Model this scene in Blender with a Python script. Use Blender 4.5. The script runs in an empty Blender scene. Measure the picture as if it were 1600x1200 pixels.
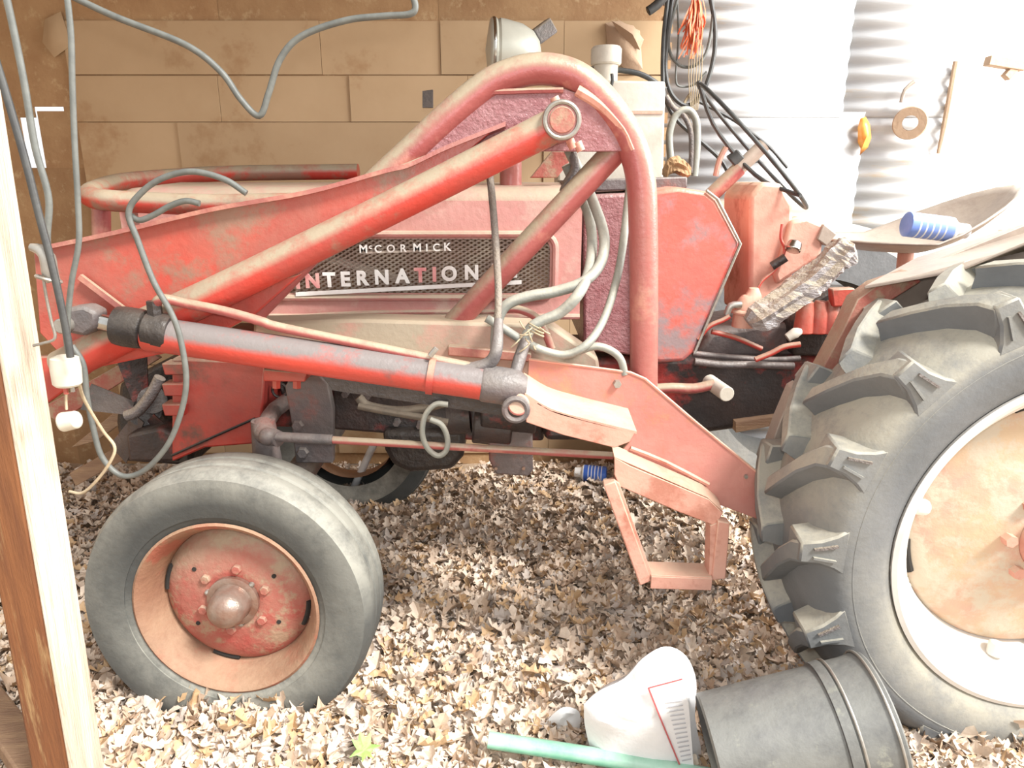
import bpy, bmesh, math, random
import numpy as np
from mathutils import Vector, Matrix, Quaternion

# ------------------------------------------------------------------ camera, world, lights
sc = bpy.context.scene
COL = sc.collection
PI = math.pi
F = 1120.0                      # focal length in pixels of the 1600x1200 frame
PITCH = math.radians(16.0)
H = 1.33                        # camera height
cp, sp = math.cos(PITCH), math.sin(PITCH)
cam = bpy.data.cameras.new('camera'); cam.sensor_width = 36; cam.lens = 36*F/1600
cam.clip_start = 0.02
co = bpy.data.objects.new('camera', cam); COL.objects.link(co)
co.location = (0, 0, H); co.rotation_euler = (PI/2-PITCH, 0, 0)
sc.camera = co
sc.view_settings.view_transform = 'Standard'; sc.view_settings.look = 'None'
sc.view_settings.gamma = 1; sc.view_settings.use_curve_mapping = False
sc.view_settings.exposure = 0.5

w = bpy.data.worlds.new('world'); sc.world = w; w.use_nodes = True
nt = w.node_tree; bg = nt.nodes['Background']
bg.inputs[0].default_value = (0.97, 0.985, 1.0, 1); bg.inputs[1].default_value = 0.88

def lamp(kind, name, loc, target, energy, color=(1, 1, 1), **kw):
    l = bpy.data.lights.new(name, kind); l.energy = energy; l.color = color
    for k, v in kw.items(): setattr(l, k, v)
    o = bpy.data.objects.new(name, l); COL.objects.link(o); o.location = loc
    o.rotation_euler = (Vector(target)-Vector(loc)).to_track_quat('-Z', 'Y').to_euler()
    return o
lamp('SUN', 'sun', (4.3, -0.7, 5.0), (1.2, 1.7, 0.6), 4.4, (1.0, 0.98, 0.95), angle=math.radians(14))
lamp('POINT', 'camera_flash', (0.02, 0.0, H+0.08), (0, 2, 1), 20, (1.0, 0.99, 0.98), shadow_soft_size=0.025)
lamp('AREA', 'daylight_opening', (3.4, 1.7, 2.3), (0.9, 2.1, 1.0), 165, (1.0, 0.99, 0.97), size=1.8)

# ------------------------------------------------------------------ pixel rays -> world points
def D(px, py):
    a = (px-800)/F; b = (py-600)/F
    return Vector((a, cp-b*sp, -sp-b*cp))
def at(px, py, Y):
    d = D(px, py); return Vector((0, 0, H)) + d*(Y/d.y)
def gnd(px, py, Z=0.0):
    d = D(px, py); return Vector((0, 0, H)) + d*((Z-H)/d.z)
def W(pts, Y=None):
    return [at(p[0], p[1], p[2] if len(p) > 2 else Y) for p in pts]

# ------------------------------------------------------------------ materials
def mat(name, c1, c2=None, scale=6, rough=.6, metal=0, dust=None, damt=.6, c3=None, s3=3, t3=.6, bump=.15, bscale=60, aniso=None, rnd=0.0, spec=None):
    m = bpy.data.materials.new(name); m.use_nodes = True
    n = m.node_tree.nodes; L = m.node_tree.links; b = n['Principled BSDF']
    tc = n.new('ShaderNodeTexCoord'); vec = tc.outputs['Object']
    if aniso:
        mp = n.new('ShaderNodeMapping'); mp.inputs['Scale'].default_value = aniso; L.new(vec, mp.inputs[0]); vec = mp.outputs[0]
    def noise(s, d=5, r=.6):
        t = n.new('ShaderNodeTexNoise'); t.inputs['Scale'].default_value = s; t.inputs['Detail'].default_value = d
        t.inputs['Roughness'].default_value = r; L.new(vec, t.inputs['Vector']); return t.outputs[0]
    def ramp(src, a, bb):
        r = n.new('ShaderNodeMapRange'); r.inputs[1].default_value = a; r.inputs[2].default_value = bb
        L.new(src, r.inputs[0]); return r.outputs[0]
    def mix(f, x, y):
        k = n.new('ShaderNodeMix'); k.data_type = 'RGBA'
        if f is None: pass
        elif isinstance(f, float): k.inputs[0].default_value = f
        else: L.new(f, k.inputs[0])
        for s, v in ((6, x), (7, y)):
            if isinstance(v, tuple): k.inputs[s].default_value = (*v, 1)
            else: L.new(v, k.inputs[s])
        return k.outputs[2]
    col = mix(ramp(noise(scale), .38, .62), c1, c2 or c1)
    if c3: col = mix(ramp(noise(s3, 6, .7), t3-.05, t3+.05), col, c3)
    if dust:
        g = n.new('ShaderNodeNewGeometry'); sx = n.new('ShaderNodeSeparateXYZ'); L.new(g.outputs['Normal'], sx.inputs[0])
        up = ramp(sx.outputs[2], -.08, .34)
        ml = n.new('ShaderNodeMath'); ml.operation = 'MULTIPLY'
        L.new(up, ml.inputs[0]); L.new(ramp(noise(11, 8, .75), .22, .56), ml.inputs[1])
        m2 = n.new('ShaderNodeMath'); m2.operation = 'MULTIPLY_ADD'; L.new(ml.outputs[0], m2.inputs[0])
        m2.inputs[1].default_value = damt; m2.inputs[2].default_value = 0.06; m2.use_clamp = True
        col = mix(m2.outputs[0], col, dust)
    if rnd:
        oi = n.new('ShaderNodeObjectInfo'); hs = n.new('ShaderNodeHueSaturation')
        hs.inputs['Value'].default_value = 1; L.new(col, hs.inputs['Color'])
        r = n.new('ShaderNodeMapRange'); r.inputs[3].default_value = 1-rnd; r.inputs[4].default_value = 1+rnd
        L.new(oi.outputs['Random'], r.inputs[0]); L.new(r.outputs[0], hs.inputs['Value']); col = hs.outputs[0]
    L.new(col, b.inputs['Base Color'])
    b.inputs['Metallic'].default_value = metal
    b.inputs['Roughness'].default_value = rough
    if spec is not None: b.inputs['Specular IOR Level'].default_value = spec
    if bump:
        bp = n.new('ShaderNodeBump'); bp.inputs['Strength'].default_value = bump; bp.inputs['Distance'].default_value = .01
        L.new(noise(bscale, 3), bp.inputs['Height']); L.new(bp.outputs[0], b.inputs['Normal'])
    return m
DUST = (.37, .30, .21)
M = {}
M['red'] = mat('red_paint', (.56, .03, .018), (.36, .035, .03), 5, .5, dust=DUST, damt=.7, c3=(.16, .04, .03), s3=4, t3=.62)
M['bright_red'] = mat('bright_red_paint', (.54, .026, .015), (.38, .045, .035), 4, .42, dust=DUST, damt=1.0, c3=(.28, .13, .09), s3=5, t3=.55)
M['pink_red'] = mat('faded_red_paint', (.38, .09, .085), (.32, .06, .06), 5, .38, dust=DUST, damt=1.0, c3=(.50, .20, .15), s3=4, t3=.58)
M['purple_red'] = mat('sandblown_dark_red_paint', (.26, .075, .085), (.34, .14, .15), 40, .32, dust=(.42, .30, .27), damt=.6, bump=.5, bscale=120)
M['hood_red'] = mat('chalky_hood_paint', (.60, .27, .25), (.52, .18, .165), 3.5, .45, dust=(.46,.37,.27), damt=.95, c3=(.60, .38, .32), s3=4, t3=.57)
M['tank_red'] = mat('fuel_tank_paint', (.66, .07, .05), (.56, .10, .085), 3, .4, dust=(.6, .45, .3), damt=.4, c3=(.26, .18, .20), s3=3.5, t3=.56)
M['rose_rust'] = mat('pale_rusty_red_steel', (.66, .34, .26), (.58, .25, .19), 7, .6, dust=(.62, .45, .32), damt=.8, c3=(.40, .12, .08), s3=5, t3=.58)
M['lower_plate'] = mat('worn_red_plate', (.52, .19, .165), (.44, .12, .10), 6, .5, dust=(.5, .36, .25), damt=.9, c3=(.50, .19, .10), s3=6, t3=.57)
M['barrel'] = mat('cylinder_barrel_paint', (.56, .05, .028), (.42, .05, .035), 5, .4, dust=(.20, .175, .165), damt=1.15, c3=(.20, .07, .06), s3=5, t3=.62)
M['black_grease'] = mat('greasy_black_iron', (.016, .014, .015), (.035, .026, .024), 8, .4, dust=(.12, .10, .08), damt=.45, bump=.4)
M['engine'] = mat('grimy_dark_engine_iron', (.020, .018, .021), (.045, .024, .022), 6, .5, dust=(.13, .11, .09), damt=.5, c3=(.26, .03, .025), s3=5, t3=.60, bump=.4)
M['grey_iron'] = mat('grey_dirty_iron', (.085, .078, .082), (.14, .10, .095), 6, .5, dust=(.26, .23, .20), damt=.55, c3=(.22, .07, .055), s3=6, t3=.62, bump=.35)
M['chrome'] = mat('worn_chrome', (.55, .55, .52), (.42, .40, .36), 20, .22, metal=1, bump=.03)
M['lamp_metal'] = mat('dull_lamp_metal', (.58, .58, .50), (.50, .50, .43), 8, .35, metal=.2, bump=.02)
M['steel'] = mat('steel', (.40, .38, .34), (.28, .25, .21), 14, .42, metal=.6, bump=.1)
M['front_rubber'] = mat('weathered_grey_tyre', (.036, .040, .041), (.060, .064, .062), 5, .65, dust=(.40, .39, .33), damt=.7, bump=.2, bscale=40, aniso=None)
M['rear_rubber'] = mat('rear_tyre_rubber', (.105, .115, .125), (.145, .155, .165), 5, .62, dust=(.40, .37, .29), damt=.75, bump=.15)
M['rim_rust'] = mat('rusty_tan_rim', (.30, .155, .09), (.22, .10, .06), 8, .75, dust=(.38, .25, .16), damt=.7, c3=(.34, .10, .06), s3=9, t3=.56, bump=.25)
M['disc_red'] = mat('flaking_red_disc', (.38, .06, .05), (.36, .14, .10), 9, .6, dust=DUST, damt=.7, c3=(.36, .23, .15), s3=14, t3=.56, bump=.3)
M['hub'] = mat('worn_hub_cap', (.36, .29, .24), (.26, .14, .10), 12, .32, metal=.5, bump=.2)
M['white_rim'] = mat('glare_white_rim', (.78, .74, .68), (.70, .66, .60), 6, .5, bump=.05)  # daylight glare on the rear rim put into its white colour
M['disc_yellow'] = mat('rust_stained_cream_disc', (.58, .43, .28), (.56, .34, .26), 7, .6, c3=(.56, .48, .37), s3=10, t3=.52, bump=.2)
M['mesh'] = mat('grille_mesh_metal', (.50, .43, .36), (.38, .29, .25), 20, .6, dust=DUST, damt=.5, bump=.1)
M['dark'] = mat('hole_shade', (.02, .018, .016), (.035, .03, .025), 6, .9, bump=0)  # near-black for solid plugs, standing for the shade inside holes and slots
M['letter'] = mat('dull_white_letter', (.80, .78, .74), (.66, .60, .56), 12, .5, bump=.05)
M['letter_pink'] = mat('red_dusted_letter', (.60, .20, .20), (.66, .38, .34), 20, .5, bump=.05)
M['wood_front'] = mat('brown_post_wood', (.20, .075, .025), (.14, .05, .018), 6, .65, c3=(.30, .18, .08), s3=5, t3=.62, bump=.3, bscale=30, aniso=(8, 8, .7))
M['wood_sunlit'] = mat('sunlit_split_post_wood', (.72, .62, .49), (.56, .45, .34), 5, .7, c3=(.28, .16, .10), s3=7, t3=.66, bump=.5, bscale=30, aniso=(8, 8, .5))  # daylight on the post's right side put into a paler wood colour
M['board'] = mat('old_board', (.34, .22, .13), (.26, .16, .10), 6, .75, rnd=.2, bump=.4, bscale=30, aniso=(1, 6, 6))
M['roof'] = mat('roof_board', (.30, .20, .12), (.22, .14, .09), 5, .8, rnd=.15, bump=.3, aniso=(1, 6, 6))
M['cardboard'] = mat('brown_cardboard', (.52, .365, .215), (.475, .325, .185), 2.2, .8, c3=(.40, .245, .125), s3=2.2, t3=.60, bump=.1, bscale=12, rnd=.07)
M['osb'] = mat('strand_board', (.42, .26, .13), (.35, .20, .095), 7, .75, c3=(.48, .33, .18), s3=18, t3=.60, bump=.2, rnd=.1)
M['tin'] = mat('weathered_corrugated_tin', (.62, .63, .635), (.52, .53, .54), 3, .5, metal=.0, c3=(.62, .50, .36), s3=2.2, t3=.63, bump=.1, aniso=(.5, 1, 4), rnd=.08)
M['paper'] = mat('torn_brown_paper', (.48, .34, .23), (.40, .27, .18), 5, .8, bump=.2)
M['cable'] = mat('grey_cable', (.14, .145, .13), (.105, .11, .10), 30, .5, bump=.1)
M['cable_dark'] = mat('dark_cable', (.035, .035, .035), (.06, .06, .055), 20, .5, bump=.1)
M['hose'] = mat('grey_hydraulic_hose', (.25, .26, .235), (.18, .19, .17), 12, .55, dust=(.44, .42, .34), damt=.8, bump=.2)
M['hose_dark'] = mat('dark_braided_hose', (.10, .095, .10), (.16, .14, .14), 50, .6, dust=DUST, damt=.5, bump=.5, bscale=150)
M['ceramic'] = mat('white_porcelain', (.60, .56, .46), (.52, .48, .39), 10, .35, bump=.05)
M['twine'] = mat('sisal_twine', (.44, .36, .24), (.36, .28, .18), 30, .9, bump=.2)
M['orange_rope'] = mat('orange_plastic_twine', (.80, .20, .08), (.70, .14, .06), 20, .5, bump=.2)
M['white_plastic'] = mat('white_plastic', (.84, .84, .82), (.74, .74, .73), 4, .5, bump=.1, bscale=20)
M['sack'] = mat('white_woven_sack', (.84, .84, .82), (.76, .76, .77), 4, .6, bump=.25, bscale=30)
M['grey_print'] = mat('grey_print', (.42, .42, .45), (.48, .48, .5), 10, .7, bump=0)
M['red_print'] = mat('red_print', (.50, .12, .12), None, 10, .7, bump=0)
M['bucket'] = mat('scuffed_black_plastic', (.065, .066, .068), (.10, .10, .102), 8, .5, dust=(.25, .25, .22), damt=.5, c3=(.22, .22, .17), s3=20, t3=.66, bump=.15)
M['green_pipe'] = mat('pale_green_pipe', (.10, .38, .24), (.26, .56, .40), 8, .35, dust=(.62, .72, .62), damt=.35, bump=.05)
M['green_leaf'] = mat('fresh_green_leaf', (.16, .50, .04), (.24, .60, .07), 20, .45, bump=.1)
M['blue'] = mat('blue_label', (.04, .12, .52), (.07, .18, .60), 8, .35, bump=0)
M['blue_pale'] = mat('faded_blue_can', (.16, .26, .62), (.24, .34, .70), 8, .35, bump=0)
M['seat'] = mat('worn_metal_seat', (.26, .20, .165), (.34, .27, .22), 7, .45, metal=.1, dust=(.50, .43, .35), damt=.6, bump=.1)  # pale dust on upward faces also carries the glare on the seat
M['tan_box'] = mat('cream_tank_paint', (.62, .58, .50), (.52, .47, .39), 6, .5, c3=(.45, .26, .17), s3=5, t3=.68, bump=.1)
M['split_wood'] = mat('silvery_split_wood', (.48, .45, .46), (.36, .32, .31), 6, .8, dust=(.46, .38, .28), damt=.9, c3=(.64, .62, .64), s3=9, t3=.58, bump=.9, bscale=35, aniso=(2, 6, 6))
M['soil'] = mat('leaf_mould', (.34, .25, .17), (.42, .32, .23), 12, .9, c3=(.40, .30, .20), s3=30, t3=.55, bump=.8, bscale=40)
M['orange'] = mat('orange_plastic', (.85, .28, .05), (.9, .45, .10), 20, .4, bump=0)
LEAF = [mat('dry_leaf_a', (.68, .55, .43), (.58, .45, .34), 30, .75, bump=.2, bscale=90),
        mat('dry_leaf_b', (.76, .64, .51), (.68, .55, .43), 30, .7, bump=.2, bscale=90),
        mat('dry_leaf_c', (.52, .38, .27), (.44, .31, .21), 30, .75, bump=.2, bscale=90),
        mat('dry_leaf_d', (.58, .40, .23), (.50, .33, .18), 30, .7, bump=.2, bscale=90),
        mat('dry_leaf_e', (.50, .43, .37), (.58, .50, .43), 30, .75, bump=.2, bscale=90)]

# ------------------------------------------------------------------ geometry builder
def catmull(P, n):
    P = [Vector(p) for p in P]
    if n <= 1 or len(P) < 3: return P
    out = []
    E = [P[0]*2-P[1]] + P + [P[-1]*2-P[-2]]
    for i in range(1, len(E)-2):
        a, b, c, d = E[i-1], E[i], E[i+1], E[i+2]
        for k in range(n):
            t = k/n
            out.append(.5*((2*b)+(c-a)*t+(2*a-5*b+4*c-d)*t*t+(3*b-a-3*c+d)*t**3))
    out.append(P[-1]); return out

class G:
    def __init__(s): s.v = []; s.f = []
    def add(s, vs, fs):
        o = len(s.v); s.v += [Vector(v) for v in vs]; s.f += [tuple(i+o for i in f) for f in fs]; return s
    def tube(s, P, r, seg=12, n=6, cap=True, flat=1.0, closed=False):
        m = len(P); P2 = catmull(P, n)
        if isinstance(r, (int, float)): R = [r]*len(P2)
        else:
            R = []
            for i in range(len(P2)):
                t = i/(len(P2)-1)*(m-1); k = min(int(t), m-2); R.append(r[k]+(r[k+1]-r[k])*(t-k))
        T = [(P2[min(i+1, len(P2)-1)]-P2[max(i-1, 0)]).normalized() for i in range(len(P2))]
        u = T[0].orthogonal().normalized(); vs = []
        for i, p in enumerate(P2):
            if i: u = (T[i-1].rotation_difference(T[i]) @ u)
            u = (u-T[i]*u.dot(T[i])).normalized(); v = T[i].cross(u)
            for k in range(seg):
                a = 2*PI*k/seg; vs.append(p+(u*math.cos(a)+v*math.sin(a)*flat)*R[i])
        fs = []
        for i in range(len(P2)-1):
            for k in range(seg):
                a = i*seg+k; b = i*seg+(k+1) % seg; fs.append((a, b, b+seg, a+seg))
        if cap:
            fs.append(tuple(range(seg))[::-1]); fs.append(tuple(range((len(P2)-1)*seg, len(P2)*seg)))
        return s.add(vs, fs)
    def cyl(s, a, b, r, seg=20, r2=None): return s.tube([Vector(a), Vector(b)], [r, r if r2 is None else r2], seg, 1)
    def ring(s, c, n, R, r, seg=40, s2=8):
        c = Vector(c); n = Vector(n).normalized(); u = n.orthogonal().normalized(); v = n.cross(u); vs = []; fs = []
        for i in range(seg):
            a = 2*PI*i/seg; d = u*math.cos(a)+v*math.sin(a)
            for k in range(s2):
                b = 2*PI*k/s2; vs.append(c+d*(R+r*math.cos(b))+n*(r*math.sin(b)))
        for i in range(seg):
            for k in range(s2):
                j = (i+1) % seg; l = (k+1) % s2; fs.append((i*s2+k, j*s2+k, j*s2+l, i*s2+l))
        return s.add(vs, fs)
    def box(s, c, size, rot=None):
        c = Vector(c); h = Vector(size)/2; vs = []
        for x in (-1, 1):
            for y in (-1, 1):
                for z in (-1, 1):
                    p = Vector((x*h.x, y*h.y, z*h.z))
                    if rot is not None: p = rot @ p
                    vs.append(c+p)
        return s.add(vs, [(0, 1, 3, 2), (4, 6, 7, 5), (0, 4, 5, 1), (2, 3, 7, 6), (0, 2, 6, 4), (1, 5, 7, 3)])
    def bar(s, a, b, wd, hg, up=(0, 0, 1)):
        a = Vector(a); b = Vector(b); t = (b-a).normalized(); up = Vector(up)
        x = t.cross(up).normalized(); z = x.cross(t)
        vs = [p+x*(i*wd/2)+z*(j*hg/2) for p in (a, b) for i, j in ((-1, -1), (1, -1), (1, 1), (-1, 1))]
        return s.add(vs, [(0, 3, 2, 1), (4, 5, 6, 7), (0, 1, 5, 4), (1, 2, 6, 5), (2, 3, 7, 6), (3, 0, 4, 7)])
    def extr(s, P, d):
        P = [Vector(p) for p in P]; n = len(P); d = Vector(d)
        fs = [tuple(range(n)), tuple(range(2*n-1, n-1, -1))]+[(i, i+n, (i+1) % n+n, (i+1) % n) for i in range(n)]
        return s.add(P+[p+d for p in P], fs)
    def prism(s, px, Y, depth):            # outline given on the plane Y, extruded away from the viewer's side
        return s.extr(W(px, Y), (0, depth, 0))
    def lathe(s, c, prof, seg=48, axis=(0, 1, 0), a0=0, a1=2*PI):     # prof: (radius, distance along axis)
        c = Vector(c); n = Vector(axis).normalized()
        u = Vector((1, 0, 0)) if abs(n.x) < .9 else Vector((0, 0, 1))
        u = (u-n*u.dot(n)).normalized(); v = u.cross(n); vs = []; fs = []; m = len(prof)
        full = abs(a1-a0-2*PI) < 1e-6; cnt = seg if full else seg+1
        for i in range(cnt):
            a = a0+(a1-a0)*i/seg; d = u*math.cos(a)+v*math.sin(a)
            for r, h in prof: vs.append(c+d*r+n*h)
        for i in range(seg):
            j = (i+1) % cnt
            for k in range(m-1): fs.append((i*m+k, i*m+k+1, j*m+k+1, j*m+k))
        return s.add(vs, fs)
    def ball(s, c, r, sx=1, sy=1, sz=1, seg=16):
        c = Vector(c); vs = []; fs = []; h = seg//2
        for i in range(h+1):
            t = PI*i/h
            for k in range(seg):
                a = 2*PI*k/seg; vs.append(c+Vector((sx*r*math.sin(t)*math.cos(a), sy*r*math.sin(t)*math.sin(a), sz*r*math.cos(t))))
        for i in range(h):
            for k in range(seg):
                fs.append((i*seg+k, (i+1)*seg+k, (i+1)*seg+(k+1) % seg, i*seg+(k+1) % seg))
        return s.add(vs, fs)

BASE = {}
def root_loc(o):
    while o.parent: o = o.parent
    return BASE[o.name]
def obj(name, g, m, parent=None, bevel=0, smooth=True, seg=2, fix=True, loc=None):
    me = bpy.data.meshes.new(name)
    vs = g.v
    if parent is None:
        if loc is None:
            xs = [v.x for v in vs]; ys = [v.y for v in vs]
            loc = Vector(((min(xs)+max(xs))/2, (min(ys)+max(ys))/2, min(v.z for v in vs)))
        sh = loc
    else: sh = root_loc(parent)
    me.from_pydata([tuple(v-sh) for v in vs], [], g.f); me.validate()
    if fix:
        b = bmesh.new(); b.from_mesh(me); bmesh.ops.recalc_face_normals(b, faces=b.faces); b.to_mesh(me); b.free()
    me.materials.append(M[m] if isinstance(m, str) else m)
    if smooth:
        me.shade_smooth(); me.set_sharp_from_angle(angle=math.radians(38))
    o = bpy.data.objects.new(name, me); COL.objects.link(o)
    if parent is None: o.location = loc; BASE[o.name] = Vector(loc)
    else: o.parent = parent
    if bevel:
        md = o.modifiers.new('bevel', 'BEVEL'); md.width = bevel; md.segments = seg; md.limit_method = 'ANGLE'; md.angle_limit = math.radians(35)
    return o
def tag(o, label=None, cat=None, group=None, kind=None):
    for k, v in (('label', label), ('category', cat), ('group', group), ('kind', kind)):
        if v: o[k] = v
    return o
def empty(name, loc=(0, 0, 0), parent=None):
    o = bpy.data.objects.new(name, None); COL.objects.link(o); o.empty_display_size = .05
    if parent is None: o.location = loc; BASE[o.name] = Vector(loc)
    else: o.parent = parent
    return o

random.seed(7)
rng = np.random.default_rng(5)
def hl(x, y):                               # height of the leaf litter
    return .02 + .085*math.exp(-((x-1.05)**2/.35+(y-1.35)**2/.25)) + .03*math.exp(-((x+.7)**2/.3+(y-1.5)**2/.2)) + .014*math.sin(5*x+1)*math.sin(4.3*y)

# ================================================================== THE SETTING
g = G(); nx, ny = 90, 70
xs = np.concatenate([[-14, -8, -5], np.linspace(-3.2, 4, nx), [6, 9, 16]]); ys = np.concatenate([[-8, -3], np.linspace(.2, 4.2, ny), [7, 12, 20]])
vs = [Vector((x, y, (hl(x, y)-.02) if -3.2 <= x <= 4 and .2 <= y <= 4.2 else -.02)) for y in ys for x in xs]
k = len(xs); g.add(vs, [(j*k+i, j*k+i+1, (j+1)*k+i+1, (j+1)*k+i) for j in range(len(ys)-1) for i in range(k-1)])
tag(obj('floor', g, 'soil', loc=Vector((0, 0, 0))), kind='structure')

YW = 3.22
wall = tag(obj('wall_back', G().box((-1.0, YW+.07, 2.22), (3.9, .09, .12)), 'board'), kind='structure')
def slab(x0, x1, z0, z1, y0, th): return G().box(((x0+x1)/2, y0+th/2, (z0+z1)/2), (x1-x0, th, z1-z0))
# studs
for x in (-2.9, -1.86, -1.25, -.65, -.05, .6):
    obj('stud', slab(x-.022, x+.022, 0, 2.16, YW+.03, .085), 'board', wall)
# strand-board panels; the slots left between them let the daylight through
def pxz(py, Y=YW): return at(800, py, Y).z
def pxx(px, py, Y=YW): return at(px, py, Y).x
xa, xb = pxx(52, 170), pxx(96, 170)
za, zb = pxz(173), pxz(166)
for (x0, x1, z0, z1) in [(-3.1, pxx(28, 200), 0, 2.15), (pxx(28, 200), -1.2, 0, pxz(262)),
                         (pxx(60, 210), -1.2, pxz(262), za), (xb, -1.2, za, zb), (pxx(28, 200), pxx(48, 170), pxz(183), zb), (pxx(28, 200), -1.2, zb, 2.15),
                         (-1.201, -.3, 0, 2.15), (-.301, .66, 1.2, 2.15), (-.301, .66, 0, 1.201)]:
    obj('strand_board_panel', slab(x0, x1, z0, z1, YW+.016, .013), 'osb', wall, smooth=False)
# cardboard sheets
zt, zc1, zc2 = pxz(32), pxz(190), 0.98
rows = [(zt, pxz(116)), (pxz(118), zc1), (zc1-.003, zc2), (zc2-.004, .5), (.495, .06)]
cols = [pxx(118, 190), pxx(300, 150), pxx(505, 150), pxx(690, 150), pxx(880, 150), .64]
for j, (zu, zl) in enumerate(rows):
    off = (0, .11, -.08, .05, -.04)[j]
    for i in range(len(cols)-1):
        x0 = cols[i]+(off if i else 0); x1 = cols[i+1]+(off if i < len(cols)-2 else 0)
        if (j, i) in ((0, 1), (2, 2)): continue
        if (j, i) in ((0, 0), (2, 1)): x1 = cols[i+2]+(off if i+1 < len(cols)-2 else 0)
        g = slab(x0+.001, x1-.001, zl, zu, YW+.004+.003*((i+j) % 3), .005)
        obj('cardboard_sheet', g, 'cardboard', wall, smooth=False)
# torn paper flaps
g = G()
def flap(g, px, Y, curl):
    P = W(px, Y); c = sum(P, Vector())/len(P)
    n = len(P); mid = [(p+c)/2+Vector((0, -curl*.6, 0)) for p in P]; c = c+Vector((0, -curl, 0))
    g.add(P+mid+[c], [(i, (i+1) % n, n+(i+1) % n, n+i) for i in range(n)]+[(n+i, n+(i+1) % n, 2*n) for i in range(n)])
flap(g, [(946, 36), (968, 32), (1000, 48), (1004, 108), (985, 115), (950, 85)], YW, .05)
obj('torn_paper_flap', g, 'paper', wall, fix=False)
g = G(); flap(g, [(955, 32), (990, 40), (1006, 62), (1000, 78), (978, 70)], YW-.03, .04)
obj('torn_paper_flap', g, 'paper', wall, fix=False)
g = G(); flap(g, [(70, 30), (95, 18), (112, 70), (85, 90), (66, 66)], YW, .02)
obj('torn_paper_flap', g, 'cardboard', wall, fix=False)

# corrugated metal sheets to the right of the cardboard
metal = tag(obj('wall_back_metal', G().box((1.42, YW+.09, 2.22), (1.7, .09, .12)), 'board'), kind='structure')
def corr(x0, x1, z0, z1, y, name='corrugated_sheet'):
    g = G(); n = int((z1-z0)/.0095); vs = []
    for i in range(n+1):
        z = z0+(z1-z0)*i/n; yy = y+.006*math.sin(2*PI*z/.068)
        vs += [Vector((x0, yy, z)), Vector((x1, yy, z))]
    g.add(vs, [(2*i, 2*i+1, 2*i+3, 2*i+2) for i in range(n)])
    o = obj(name, g, 'tin', metal, fix=False)
    md = o.modifiers.new('s', 'SOLIDIFY'); md.thickness = .0015
    return o
for i, (z0, z1) in enumerate(((0.02, .56), (.54, 1.08), (1.06, 1.60), (1.58, 2.2))):
    corr(.62, 1.5-.1*(i % 2), z0, z1, YW+.02-.004*(i % 2)); corr(1.45-.1*(i % 2), 2.16, z0, z1, YW+.026-.004*(i % 2))
p0, p1 = at(1496, 92, YW), at(1478, 250, YW)
for x in (1.3, 2.13):
    obj('stud', slab(x-.022, x+.022, 0, 2.16, YW+.04, .085), 'board', metal)

tag(obj('wall_left_unseen', slab(-3.16, -3.1, 0, 2.3, .6, 2.8), 'osb'), kind='structure')  # out of view, added to block light from the left
roof = tag(obj('roof', G().box((-1.15, 2.42, 2.32), (3.95, 1.96, .03)), 'roof'), kind='structure')
for i in range(6):
    obj('rafter', G().box((-2.9+.7*i, 2.42, 2.255), (.045, 1.96, .09)), 'roof', roof)

# ================================================================== WOODEN POST
Xb, Xt = -.872, -.80
def shear_box(x0, x1, y0, y1, z0, z1, dx): # leaning slightly
    vs = [Vector((x+(dx if z == z1 else 0), y, z)) for x in (x0, x1) for y in (y0, y1) for z in (z0, z1)]
    return G().add(vs, [(0, 1, 3, 2), (4, 6, 7, 5), (0, 4, 5, 1), (2, 3, 7, 6), (0, 2, 6, 4), (1, 5, 7, 3)])
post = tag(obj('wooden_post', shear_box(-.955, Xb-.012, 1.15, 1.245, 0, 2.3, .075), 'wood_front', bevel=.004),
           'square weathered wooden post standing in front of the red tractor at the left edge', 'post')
obj('sunlit_face', shear_box(Xb-.012, Xb, 1.152, 1.243, 0, 2.3, .075), 'wood_sunlit', post, bevel=.003)  # thin slab coloured as the post's sunlit side

# ================================================================== TRACTOR
TX, TY = .25, 2.17
tractor = tag(empty('tractor', (TX, TY, 0)), 'old red tractor with front loader frame parked in the shed', 'tractor')
T = tractor
def part(name, g, m, parent=T, bevel=0, label=None, **k):
    o = obj(name, g, m, parent, bevel, **k)
    if label: o['label'] = label
    return o

# ---- hood
YH = 1.90; HW = .54
zb_, zt_ = at(600, 498, YH).z, at(640, 314, YH).z
xh0, xh1 = at(225, 400, YH).x, at(908, 400, YH).x
def rrect(x0, x1, z0, z1, r, n=6):
    P = []
    for cx, cz, a0 in ((x1-r, z0+r, -PI/2), (x1-r, z1-r, 0), (x0+r, z1-r, PI/2), (x0+r, z0+r, PI)):
        for i in range(n+1):
            a = a0+PI/2*i/n; P.append((cx+r*math.cos(a), cz+r*math.sin(a)))
    return P
gx0, gx1 = at(420, 420, YH).x, at(859, 420, YH).x
gz0, gz1 = at(640, 458, YH).z, at(640, 373, YH).z
def plate_hole(outer, inner, y, th):
    b = bmesh.new(); es = []
    for P in (outer, inner):
        vv = [b.verts.new((x, y, z)) for x, z in P]
        es += [b.edges.new((vv[i], vv[(i+1) % len(vv)])) for i in range(len(vv))]
    bmesh.ops.triangle_fill(b, edges=es, use_beauty=True)
    g = G(); b.verts.index_update(); vs = [v.co.copy() for v in b.verts]; n = len(vs)
    fs = [tuple(v.index for v in f.verts) for f in b.faces]
    g.v = vs+[v+Vector((0, th, 0)) for v in vs]
    g.f = fs+[tuple(i+n for i in f[::-1]) for f in fs]+[(e.verts[0].index, e.verts[1].index, e.verts[1].index+n, e.verts[0].index+n) for e in b.edges if len(e.link_faces) == 1]
    b.free(); return g
tilt = lambda g: g
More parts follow.
